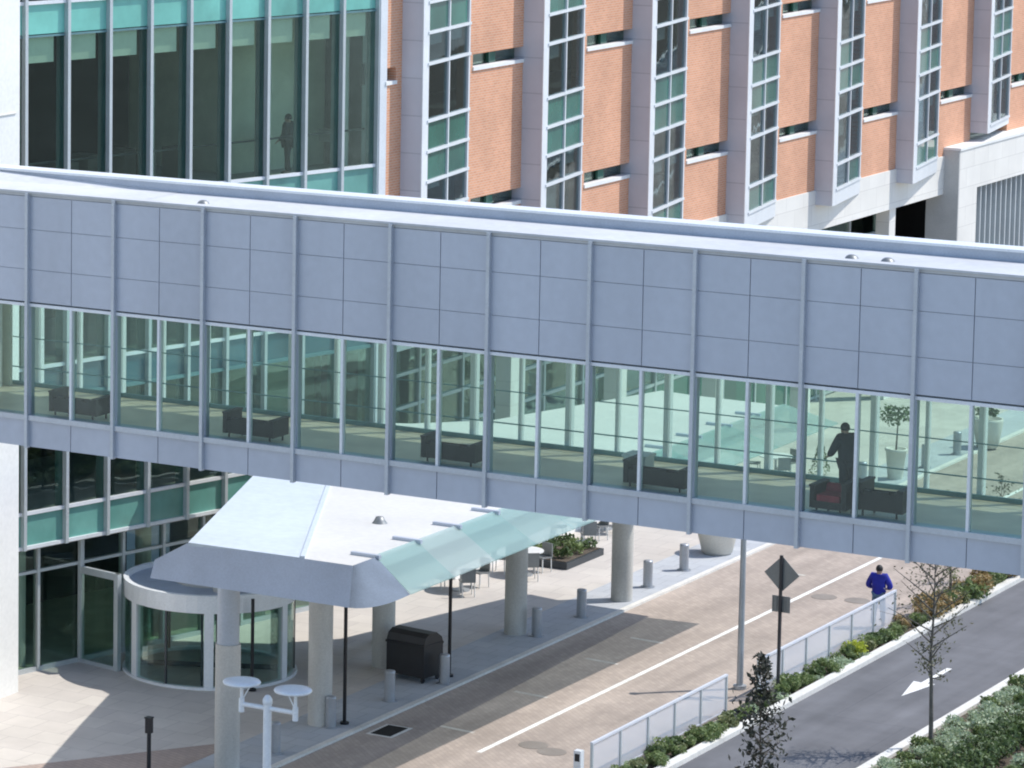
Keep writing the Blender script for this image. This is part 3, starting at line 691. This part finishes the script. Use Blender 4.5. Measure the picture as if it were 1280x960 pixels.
# ------------------------------------------------------------------ street furniture
def bollard(root):
    f = MB(); f.cyl(0,0,0,.74,.135,n=20); f.lathe(0,0,[(.135,.74), (.125,.775), (.07,.79), (0,.795)],20); f.build('shaft', M['bollard'], root)
    f = MB(); f.cyl(0,0,0,.025,.20,n=20); f.build('base_plate', M['bollard'], root)
bo = None
bl = [((-44.76,78.85),'grey steel bollard at the kerb beside the twin headed lamp post'), ((-44.84,81.75),'grey steel bollard at the kerb just left of the first slim black pole'),
      ((-44.86,84.85),'grey steel bollard at the kerb between the drain grate and the black cart'), ((-44.50,87.15),'grey steel bollard at the kerb right beside the black cart'),
      ((-44.84,93.2),'grey steel bollard at the kerb right of the round concrete column near the planting bed'), ((-44.8,95.9),'grey steel bollard at the kerb midway between two canopy columns'),
      ((-44.82,100.3),'grey steel bollard at the kerb just right of the last canopy column'), ((-44.86,102.9),'sunlit steel bollard at the kerb between last column and round planter'),
      ((-44.6,121.6),'far bollard seen through the bridge glass right of the potted tree'), ((-44.55,124.4),'farthest bollard seen through the bridge glass beside the bowl planter'),
      ((-45.2,117.6),'bollard seen through the bridge glass just left of the potted tree')]
for i, ((x, y), lb) in enumerate(bl):
    if i == 0:
        bo = thing('bollard', lb, 'bollard', (x,y,0), 0, 'steel bollards along the kerb'); bollard(bo)
    else: dup(bo, (x,y,0), 0, lb)
for i, ((x, y), lb) in enumerate((((-44.70,82.2),'slim black pole at the kerb above the drain grate'), ((-44.75,87.9),'slim black pole at the kerb beside the black cart'), ((-48.2,83.7),'slim black pole between the revolving door and the canopy columns'))):
    p_ = thing('slim_pole', lb, 'pole', (x,y,0), 0, 'slim black poles under the canopy')
    f = MB(); f.cyl(0,0,.06,5.30 if i < 2 else 2.4,.045,n=12); f.build('shaft', M['black'], p_)
    f = MB(); f.cyl(0,0,0,.06,.11,n=16); f.build('base', M['black'], p_)
pb = thing('post_light', 'short dark post light standing on the shaded paving near the bottom edge', 'post light', (-46.0,75.1,0))
f = MB(); f.cyl(0,0,0,1.30,.05,n=14); f.build('shaft', M['black'], pb)
f = MB(); f.box(-.07,.07,-.07,.07,1.15,1.5); f.box(-.085,.085,-.085,.085,1.5,1.53); f.build('lamp_head', M['black'], pb)

# covered valet cart
vc = thing('luggage_cart', 'black covered cart with rounded lid standing by the kerb under the canopy', 'cart', (-45.42,87.25,0), R(-8)); vc.scale = (.82,1,1.05)
f = MB()
prof = [(-.42,.14), (-.42,.98), (-.34,1.14), (-.18,1.22), (.14,1.22), (.36,1.08), (.42,.95), (.42,.14)]
n = len(prof); vs = [(-.72,y,z) for y, z in prof]+[(.72,y,z) for y, z in prof]
f.add(vs, [tuple(range(n-1,-1,-1)), tuple(range(n,2*n))]+[(i,(i+1)%n,n+(i+1)%n,n+i) for i in range(n)][:])
f.build('cover', M['black_cover'], vc)
f = MB(); f.box(-.74,.74,-.45,-.42,.90,.96); f.box(-.74,-.72,-.42,.43,.9,.96); f.box(.72,.74,-.42,.43,.9,.96); f.build('lid_hem', M['black'], vc)
for sx in (-.6,.6):
    for sy_ in (-.32,.32):
        f = MB(); f.tube((sx-.03,sy_,.07), (sx+.03,sy_,.07), .07, n=14); f.build('wheel', M['black'], vc)

# sign
sg = thing('road_sign', 'diamond road sign seen from behind with a small plate under it', 'road sign', (-37.1,91.15,-.02))
f = MB(); f.box(-.035,.035,-.035,.035,0,3.60); f.build('post', M['post_dark'], sg)
h_ = .47
f = MB(); f.add([(0,.045,3.58-2*h_), (h_,.045,3.58-h_), (0,.045,3.58), (-h_,.045,3.58-h_), (0,.055,3.58-2*h_), (h_,.055,3.58-h_), (0,.055,3.58), (-h_,.055,3.58-h_)],
      [(0,1,2,3), (0,4,5,1), (1,5,6,2), (2,6,7,3), (3,7,4,0)]); o = f.build('diamond_plate', M['sign_back'], sg)
f = MB(); f.add([(0,.056,3.58-2*h_), (h_,.056,3.58-h_), (0,.056,3.58), (-h_,.056,3.58-h_)], [(3,2,1,0)]); f.build('sign_face', M['sign_front'], o)
f = MB(); f.box(-.24,.24,.045,.06,2.12,2.54)
for x in (-.22,-.12,.12,.22): f.box(x-.012,x+.012,.03,.045,2.12,2.54)
f.build('lower_plate', M['sign_back'], sg)

# single tall pole beside the fences
tp = thing('lamp_pole', 'plain grey tapered lamp pole standing between the two white fences', 'lamp pole', (-38.15,91.2,-.05))
f = MB(); f.cyl(0,0,.1,3.95,.085,.07,n=16); f.build('shaft', M['grey_post'], tp)
f = MB(); f.cyl(0,0,0,.1,.17,n=18); f.build('base', M['grey_post'], tp)
f = MB(); f.lathe(0,0,[(0,3.95), (.12,3.97), (.13,4.02), (.06,4.06), (0,4.07)],16); f.build('lamp_head', M['grey_post'], tp)

# twin-headed lamp post in front
tl = thing('twin_lamp_post', 'white twin headed lamp post with two flat disc lamps', 'lamp post', (-37.61,65.94,.28))
f = MB(); f.cyl(0,0,-.42,4.80,.085,n=18); f.lathe(0,0,[(.085,4.80), (.10,4.82), (.10,4.90), (.05,4.98), (0,5.0)],18); f.build('pole', M['lamp_white'], tl)
f = MB(); f.tube((-.58,0,4.72), (.68,0,4.72), .05, n=10); f.build('cross_arm', M['lamp_white'], tl)
for s_ in (-1, 1):
    x = .60*s_ if s_ < 0 else .64
    f = MB(); f.tube((x,0,4.60), (x,0,5.10), .035, n=10); f.tube((x,0,4.78), (x-.20*s_,0,5.12), .014, n=8)
    f.tube((x,0,4.56), (x,0,4.84), .06, n=10); o = f.build('lamp_arm', M['lamp_white'], tl)
    xx = x-.06*(s_ > 0)
    f = MB(); f.lathe(xx,0,[(0,5.10), (.20,5.10), (.37,5.14), (.385,5.17), (.37,5.20), (.2,5.215), (0,5.22)],32); f.build('lamp_head', M['lamp_white'], tl)

# fences
def fence(lb, x, ya, yb, n, zt):
    fc = thing('fence', lb, 'fence', (x, ya, -.02), 0, 'white mesh fences beside the planting strip')
    L_ = yb-ya
    for k in range(n+1):
        y = L_*k/n; f = MB(); f.box(-.03,.03,y-.03,y+.03,0,zt); f.build('post', M['mullion'], fc)
    f = MB(); f.box(-.035,.035,-.03,L_+.03,zt,zt+.05); f.build('top_rail', M['rail_white'], fc)
    f = MB(); f.box(-.02,.02,0,L_,.08,.11); f.build('bottom_rail', M['rail_white'], fc)
    for k in range(n):
        y0 = L_*k/n+.05; y1 = L_*(k+1)/n-.05; f = MB(); f.box(-.006,.006,y0,y1,.11,zt-.02); f.build('mesh_panel', M['fence_mesh'], fc)
fence('white mesh fence nearer the bottom edge, below the lamp pole', -37.38, 80.75, 88.5, 5, .98)
fence('white mesh fence beside the walking person, behind the diamond sign', -37.33, 90.4, 99.8, 6, .98)
ub = thing('utility_post', 'square pale utility post with a dark window at the fence end', 'utility post', (-37.5,80.3,-.05))
f = MB(); f.box(-.09,.09,-.09,.09,0,.95); f.build('housing', M['white_metal'], ub)
f = MB(); f.box(-.06,.06,-.095,-.091,.70,.88); f.build('dark_window', M['black'], ub)

# planters
def bowl(root, r, h, tall=False):
    f = MB()
    f.lathe(0,0,[(r*.62,0), (r*.72,.05), (r*.93,h*.6), (r,h*.92), (r,h), (r*.9,h), (r*.88,h-.08), (0,h-.08)] if not tall else
            [(r*.7,0), (r*.72,.05), (r*.95,h*.9), (r*1.04,h*.92), (r*1.04,h), (r*.9,h), (r*.86,h-.06), (0,h-.06)], 28); f.build('pot', M['pot'], root)

# ------------------------------------------------------------------ vegetation
def leaf_quads(mb, c, d, size, rnd, asp=.5, up=.3):
    n = Vector((rnd.gauss(0,1), rnd.gauss(0,1), rnd.gauss(0,1)+up)).normalized()
    u = n.orthogonal().normalized(); u.rotate(Matrix.Rotation(rnd.uniform(0,2*PI), 3, n)); v = n.cross(u)*asp
    s_ = size*rnd.uniform(.6,1.3); c = Vector(c)
    mb.add([c-u*s_, c+v*s_, c+u*s_, c-v*s_], [(0,1,2,3)])
def clump(seed, n, rx, ry, rz, size, z0=0, lobes=5, asp=.5):
    rnd = random.Random(seed); mb = MB()
    L_ = [(rnd.uniform(-.5,.5)*rx, rnd.uniform(-.5,.5)*ry, rz*rnd.uniform(.35,.7), rnd.uniform(.4,.75)) for _ in range(lobes)]
    for i in range(n):
        lx, ly, lz, k = rnd.choice(L_)
        d = Vector((rnd.gauss(0,1), rnd.gauss(0,1), rnd.gauss(0,1))).normalized()*rnd.uniform(.55,1.05)*k
        x, y, z = lx+d.x*rx*.75, ly+d.y*ry*.75, z0+max(.02, lz+d.z*rz*.55)
        leaf_quads(mb, (x,y,z), d, size, rnd, asp)
    return mb
def stems(seed, n, r, h):
    rnd = random.Random(seed); mb = MB()
    for i in range(n):
        a_ = rnd.uniform(0,2*PI); mb.tube((0,0,-.02), (math.cos(a_)*r*rnd.random(), math.sin(a_)*r*rnd.random(), h*rnd.uniform(.5,.9)), .012, .005, 5)
    return mb
def plant_proto(name, lb, cat, m, seed, n, rx, ry, rz, size, group, asp=.5):
    p_ = thing(name, lb, cat, (0,-400,0), 0, group)
    clump(seed, n, rx, ry, rz, size, asp=asp).build('foliage', m, p_); stems(seed, 7, rx*.8, rz).build('stems', M['bark'], p_)
    return p_
used = {}
def put(key, proto, x, y, rz, sc, lb=None, z=-.02):
    if key not in used:
        used[key] = 1; proto.location = (x,y,z); proto.rotation_euler = (0,0,rz); proto.scale = (sc,sc,sc)
        if lb: proto['label'] = lb
        return proto
    return dup(proto, (x,y,z), rz, lb, None, sc)
G1 = 'plants in the strip between fence and lane'
pg = plant_proto('green_shrub', 'low mid green shrub in the strip between the fence and the lane', 'shrub', L_green, 11, 420, .5,.5,.5, .065, G1)
pdk = plant_proto('dark_shrub', 'dark green mound shrub in the strip between the fence and the lane', 'shrub', L_dark, 12, 380, .45,.45,.42, .07, G1)
py_ = plant_proto('yellow_shrub', 'bright yellow green shrub spilling beside the fence near the walking person', 'shrub', L_yellow, 13, 520, .6,.6,.5, .06, G1)
pr_ = plant_proto('rust_shrub', 'rust brown shrub at the far end of the planting strip', 'shrub', L_rust, 14, 420, .5,.5,.6, .055, G1)
po = plant_proto('olive_shrub', 'olive green shrub mound in the planting strip beside the fence', 'shrub', L_olive, 15, 380, .42,.42,.42, .06, G1)
psv = plant_proto('silver_ground_plant', 'grey green ground plant in the strip between the fence and the lane', 'plant', L_silver, 16, 320, .5,.5,.26, .06, G1)
rnd = random.Random(21)
seq = 'odgosgodsgdsgsoogsdgsyggsdgsyyygdggorgrodrogrrogrrgrogrrgrgdgrgdg'
for row in (0, 1):
    y = 78.6; i = row*3
    while y < 117:
        fy = (y-78.6)/(116.5-78.6); k = seq[min(len(seq)-1, int(fy*len(seq)))] if rnd.random() < .6 else seq[i % len(seq)]
        if k == 'y' and not 96 < y < 101: k = 'g'
        if k == 'r' and y < 99: k = 's'
        i += 1
        pr0 = {'g':pg, 'd':pdk, 'y':py_, 'r':pr_, 'o':po, 's':psv}[k]
        x = (-37.05, -36.82)[row]+rnd.uniform(-.1,.1)
        put(k, pr0, x, y, rnd.uniform(0,6.28), rnd.uniform(.5,.85) if y < 101 else rnd.uniform(.8,1.2))
        y += rnd.uniform(.42,.6)
# bed right of the lane: silver edging, dark hedges
G2 = 'plants in the bed right of the lane'
ps2 = plant_proto('silver_shrub', 'pale silver green shrub edging the bed right of the lane', 'shrub', L_silver, 31, 520, .62,.62,.55, .07, G2)
pd2 = plant_proto('hedge_shrub', 'dark green rounded shrub in the second row of the right bed', 'shrub', L_dark, 32, 700, .75,.75,.85, .075, G2)
pg2 = plant_proto('bed_green_shrub', 'fresh green shrub between silver and dark rows of the right bed', 'shrub', L_green, 33, 560, .6,.6,.62, .07, G2)
pb2 = plant_proto('brown_shrub', 'low brownish shrub at the kerb of the right bed', 'shrub', L_rust, 34, 300, .4,.4,.35, .055, G2)
def row(x, y0, y1, step, lo, hi, keys):
    y = y0
    while y < y1:
        k = rnd.choice(keys)
        pr0 = {'s2':ps2, 'd2':pd2, 'g2':pg2, 'b2':pb2}[k]
        put(k, pr0, x+rnd.uniform(-.13,.13), y, rnd.uniform(0,6), rnd.uniform(lo,hi)); y += step*rnd.uniform(.85,1.15)
row(-32.05, 84, 104, .62, .55, .80, ['s2','s2','s2','b2','g2'])
row(-31.35, 84.6, 103, .62, .60, .85, ['s2','s2','g2'])
row(-30.45, 85, 101, .80, .70, .95, ['d2','d2','d2','g2'])
row(-29.45, 85.5, 99, .66, .60, .90, ['s2','g2','s2'])
row(-28.6, 86, 97, .70, .65, .95, ['s2','g2'])

def tree(name, lb, loc, h, seed, leafm, barkm, trunk_r, crown0, crown1, rad, nl, size, limbs, open_=.5, group=None):
    t = thing(name, lb, 'tree', loc, 0, group); rnd = random.Random(seed)
    tr = MB(); px, py_, pz = 0, 0, -.05
    path = [(0,0,-.05)]
    for k in range(1, 7):
        path.append((path[-1][0]+rnd.uniform(-.04,.04), path[-1][1]+rnd.uniform(-.04,.04), h*.93*k/6))
    for k in range(6): tr.tube(path[k], path[k+1], trunk_r*(1-k/7), trunk_r*(1-(k+1)/7), 8)
    o = tr.build('trunk', barkm, t)
    lm = MB(); cr = MB()
    for q in range(limbs):
        f_ = crown0+(crown1-crown0)*(q+.5)/limbs; z = h*f_
        k = min(5, int(f_/.93*6)); base = Vector(path[k]).lerp(Vector(path[k+1]), (z-path[k][2])/(path[k+1][2]-path[k][2]+1e-6))
        a_ = q*2.4+rnd.uniform(-.5,.5); prof = math.sin(PI*min(1,max(.12,(f_-crown0)/(crown1-crown0)*.85+.12)))
        ln = rad*rnd.uniform(.6,1.1)*max(.35, prof)
        tip = base+Vector((math.cos(a_)*ln, math.sin(a_)*ln, ln*rnd.uniform(.35,.9)))
        lm.tube(base, tip, trunk_r*.35, .006, 5)
        for s_ in range(3):
            b0 = base.lerp(tip, rnd.uniform(.35,.8)); t2 = b0+Vector((rnd.gauss(0,.25), rnd.gauss(0,.25), rnd.uniform(.05,.35)))*ln*.9
            lm.tube(b0, t2, .008, .003, 4)
            for j in range(nl):
                c = b0.lerp(t2, rnd.uniform(.3,1.15))+Vector((rnd.gauss(0,1), rnd.gauss(0,1), rnd.gauss(0,1)))*open_*ln*.4
                leaf_quads(cr, c, None, size, rnd, .5)
    lm.build('limbs', barkm, o); cr.build('crown', leafm, t); return t
tree('young_tree', 'slender dark leaved young tree in front of the lane at the bottom', (-32.6,79.0,0), 4.05, 5, L_tree, M['bark'], .04, .10, 1.0, .60, 11, .075, 34, .75)
tree('bare_young_tree', 'thin nearly bare young tree standing over the arrow on the lane', (-31.95,88.1,0), 5.0, 8, L_sparse, M['bark_grey'], .065, .34, 1.0, 1.05, 9, .045, 34, .6)
tree('yellowing_tree', 'small yellowing tree with dark stem at the far end of the fence', (-37.0,103.2,0), 3.2, 9, L_olive, M['bark'], .05, .18, 1.0, .6, 7, .05, 18, .6, 'small trees in the planting strip')
tree('yellowing_tree', 'thin small tree right of the dark stemmed one in the planting strip', (-37.0,107.0,0), 3.0, 10, L_sparse, M['bark'], .035, .2, 1.0, .6, 6, .05, 16, .6, 'small trees in the planting strip')

# planters on the pavement
p1 = thing('round_planter', 'large round concrete planter on the sunlit pavement beside the last bollard', 'planter', (-45.0,105.6,0), 0, 'concrete planters on the pavement'); bowl(p1, .62, .95)
q_ = clump(41, 260, .5,.5,.4, .07, .8); q_.build('planting', L_green, p1)
p2 = thing('tall_planter', 'tall planter with a small tree seen through the bridge glass', 'planter', (-44.75,119.3,0), 0, 'concrete planters on the pavement'); bowl(p2, .34, 1.0, True)
f = MB(); f.tube((0,0,.9), (.03,.02,1.9), .035, .02, 8); f.build('stem', M['bark'], p2)
clump(42, 420, .75,.75,.8, .07, 1.7, 6).build('planting', L_dark, p2)
p3 = thing('bowl_planter', 'wide planter with a dark low plant seen through the bridge glass', 'planter', (-44.15,126.2,0), 0, 'concrete planters on the pavement'); bowl(p3, .5, 1.0)
clump(43, 300, .45,.45,.5, .07, .95).build('planting', L_dark, p3)
p4 = thing('conifer_shrub', 'small cone shaped evergreen on the plaza seen through the bridge glass', 'shrub', (-46.95,118.4,0))
rnd = random.Random(5); f = MB()
for i in range(420):
    z = rnd.random()**.8*1.15; a_ = rnd.uniform(0,2*PI); rr = .36*(1-z/1.25)*rnd.uniform(.8,1.05); leaf_quads(f, (rr*math.cos(a_), rr*math.sin(a_), z+.05), None, .05, rnd)
f.build('foliage', L_dark, p4); f = MB(); f.cyl(0,0,0,.9,.03,n=8); f.build('trunk', M['bark'], p4)
# planting bed on the plaza
pl = thing('planter_bed', 'square dark edged planting bed with green shrubs on the sunny plaza', 'planter', (-48.55,102.2,0))
f = MB(); f.box(-.9,.9,-1.25,1.25,0,.20); f.build('edging', M['dark_frame'], pl)
f = MB(); f.box(-.82,.82,-1.17,1.17,.20,.22); f.build('soil', M['soil'], pl)
for i, (x, y) in enumerate(((-.4,-.75), (.35,-.6), (-.35,.0), (.4,.15), (-.3,.8), (.4,.85))):
    f = clump(51+i, 190, .48,.48,.45, .07, .15, 5)
    f.v = [(a_+x, b2+y, c2) for a_, b2, c2 in f.v]; f.build('shrub', L_dark if i % 3 else L_green, pl)

# café furniture
def cafe_chair(root):
    f = MB(); f.box(-.2,.2,-.2,.2,.42,.46); f.build('seat', M['sign_back'], root)
    f = MB(); f.box(-.2,.2,.17,.21,.46,.84); f.build('backrest', M['sign_back'], root)
    for sx in (-.18,.18):
        for sy_ in (-.18,.18):
            f = MB(); f.tube((sx,sy_,0), (sx*.95,sy_*.95,.43), .016, n=6); f.build('leg', M['table_white'], root)
def cafe_table(root):
    f = MB(); f.cyl(0,0,.71,.74,.55,n=26); f.build('table_top', M['table_white'], root)
    f = MB(); f.cyl(0,0,0,.71,.04,n=10); f.cyl(0,0,0,.03,.25,n=18); f.build('pedestal', M['grey_post'], root)
ch = tb = None
sets = [((-49.0,96.9),'nearest the revolving door'), ((-48.4,99.7),'just left of the planting bed'), ((-48.9,104.6),'just beyond the planting bed'), ((-49.2,106.8),'farthest along the plaza'), ((-48.0,117.2),'seen through the bridge glass')]
for (x, y), where in sets:
    if tb is None:
        tb = thing('cafe_table', 'round white cafe table on the plaza '+where, 'table', (x,y,0), 0, 'cafe tables on the plaza'); cafe_table(tb)
    else: dup(tb, (x,y,0), 0, 'round white cafe table on the plaza '+where)
    for a_ in (20, 140, 260):
        p_ = (x+.72*math.sin(R(a_)), y+.72*math.cos(R(a_)), 0)
        lb = 'dark cafe chair with pale legs at the table '+where
        if ch is None:
            ch = thing('cafe_chair', lb, 'chair', p_, -R(a_), 'cafe chairs on the plaza'); cafe_chair(ch)
        else: dup(ch, p_, -R(a_), lb)

# ------------------------------------------------------------------ people
def skin_mesh(name, verts, edges, radii, sub=2):
    me = D.meshes.new(name); me.from_pydata(verts, edges, []); ob = D.objects.new(name, me); COL.objects.link(ob)
    md = ob.modifiers.new('skin', 'SKIN'); md.use_smooth_shade = True
    sv = me.skin_vertices[0].data
    for i, r_ in enumerate(radii): sv[i].radius = (r_, r_) if not hasattr(r_, '__len__') else r_
    sv[0].use_root = True
    sb = ob.modifiers.new('sub', 'SUBSURF'); sb.levels = sub; sb.render_levels = sub
    dg_ = bpy.context.evaluated_depsgraph_get(); ev = ob.evaluated_get(dg_)
    out = D.meshes.new_from_object(ev); out.name = name
    D.objects.remove(ob); D.meshes.remove(me)
    out.polygons.foreach_set('use_smooth', [True]*len(out.polygons))
    return out
def person(label, loc, rz, H, jacket, trousers, stride=.16, bend=0, arms=((.30,.06,1.12,.24,.20,.98), (-.30,.02,1.12,-.22,.20,.98)), skinm='skin'):
    root = thing('person', label, 'person', loc, rz); root.scale = (H/1.75,)*3
    J = {}
    pel = (0,0,.95); ab = (0,bend*.15,1.10); chest = (0,bend*.4,1.32); nk = (0,bend*.62,1.49); hd = (0,bend*.75+.015,1.585); tp_ = (0,bend*.8+.005,1.69)
    V = [pel, ab, chest, nk, hd, tp_]; E_ = [(0,1), (1,2), (2,3), (3,4), (4,5)]; Rr = [(.135,.10), (.13,.095), (.155,.105), (.055,.058), (.078,.095), (.062,.075)]
    def addv(p_, r_, par): V.append(p_); Rr.append(r_); E_.append((par, len(V)-1)); return len(V)-1
    addv((0,hd[1]+.105,1.575), .016, 4)                       # nose
    for s_ in (-1,1): addv((s_*.082,hd[1],1.585), .018, 4)    # ears
    arm_pts = []
    for (ex,ey,ez,wx,wy,wz) in arms:
        s_ = 1 if ex > 0 else -1
        sh = addv((s_*.175,chest[1],1.42), .062, 2); el = addv((ex,ey+chest[1],ez), .043, sh); wr = addv((wx,wy+chest[1],wz), .030, el)
        d = (Vector((wx,wy,wz))-Vector((ex,ey,ez))).normalized(); wv = Vector((wx,wy+chest[1],wz)); side = Vector((1,0,0))
        pm = addv(tuple(wv+d*.055), (.036,.022), wr)
        for q, ln in ((-.030,.070), (-.010,.082), (.010,.078), (.030,.062)):
            k1 = addv(tuple(wv+d*.095+side*q), .0095, pm); addv(tuple(wv+d*(.095+ln)+side*q*1.1+Vector((0,-.012,-.01))), .008, k1)
        th = addv(tuple(wv+d*.05-side*s_*.045), .010, pm); addv(tuple(wv+d*.085-side*s_*.058), .009, th)
        arm_pts.append(((s_*.175,chest[1],1.42), (ex,ey+chest[1],ez), (wx,wy+chest[1],wz)))
    legs = []
    for s_ in (-1,1):
        st_ = stride*s_
        hp = addv((s_*.085,0,.90), .088, 0); kn = addv((s_*.095,st_*.55+.02,.50), .060, hp); an = addv((s_*.095,st_,.09), .040, kn); addv((s_*.10,st_+.16,.035), (.042,.03), an)
        legs.append(((s_*.085,0,.90), (s_*.095,st_*.55+.02,.50), (s_*.095,st_,.09), (s_*.10,st_+.16,.035)))
    me = skin_mesh('body', V, E_, Rr); me.materials.append(M[skinm]); link('body', me, root)
    # jacket
    V2 = [(0,0,.86), (0,bend*.05,1.0), (0,bend*.15,1.12), (0,bend*.4,1.33), (0,bend*.55,1.455)]; E2 = [(0,1), (1,2), (2,3), (3,4)]; R2 = [(.195,.16), (.20,.165), (.20,.165), (.215,.17), (.10,.09)]
    for sh, el, wr in arm_pts:
        o = len(V2); V2 += [sh, el, tuple(Vector(el).lerp(Vector(wr), .92))]; E2 += [(3,o), (o,o+1), (o+1,o+2)]; R2 += [.108, .084, .060]
    me = skin_mesh('jacket', V2, E2, R2); me.materials.append(M[jacket]); link('jacket', me, root)
    V3 = [(0,0,.93)]; E3 = []; R3 = [(.155,.125)]
    for a1, a2, a3, a4 in legs:
        o = len(V3); V3 += [a1, a2, (a3[0],a3[1],.10)]; E3 += [(0,o), (o,o+1), (o+1,o+2)]; R3 += [.105, .080, .068]
    me = skin_mesh('trousers', V3, E3, R3); me.materials.append(M[trousers]); link('trousers', me, root)
    for a1, a2, a3, a4 in legs:
        me = skin_mesh('shoe', [(a3[0],a3[1]-.04,.045), (a3[0],a3[1]+.05,.05), (a4[0],a4[1]+.02,.04)], [(0,1), (1,2)], [(.045,.04), (.05,.045), (.045,.032)]); me.materials.append(M['shoe']); link('shoe', me, root)
    f = MB(); n1, n2 = 16, 9
    for i in range(n2+1):
        ph = PI*.62*i/n2
        for j in range(n1):
            th = 2*PI*j/n1; yv = math.sin(ph)*math.sin(th)
            f.v.append((.095*math.sin(ph)*math.cos(th), hd[1]-.016+.108*yv*(1 if yv < 0 else .88), 1.612+.115*math.cos(ph)+(0.035*max(0,yv) if i == n2 else 0)))
    for i in range(n2):
        for j in range(n1):
            f.f.append((i*n1+j, i*n1+(j+1)%n1, (i+1)*n1+(j+1)%n1, (i+1)*n1+j)); f.sm.append(True)
    f.build('hair', M['hair'], root)
    return root
person('person in a bright blue jacket and jeans walking away beside the fence', (-37.72,99.6,-.05), R(8), 1.77, 'blue_jacket', 'jeans', .17,
       0, ((.31,.03,1.13,.20,.20,1.05), (-.31,.03,1.13,-.20,.20,1.05)))
person('dark clothed person standing inside the bridge behind the red armchair', (-27.0,BY0+1.42,FL), R(60), 1.64, 'dark_cloth', 'dark_cloth', .05, .12,
       ((.27,.12,1.14,.20,.36,1.18), (-.27,.10,1.12,-.18,.30,1.02)))
q = gp(10.35, -.85)
person('person in dark clothes standing behind the upper glass wall', (q[0],q[1],12.2), R(100), 1.72, 'dark_cloth', 'dark_cloth', .06)
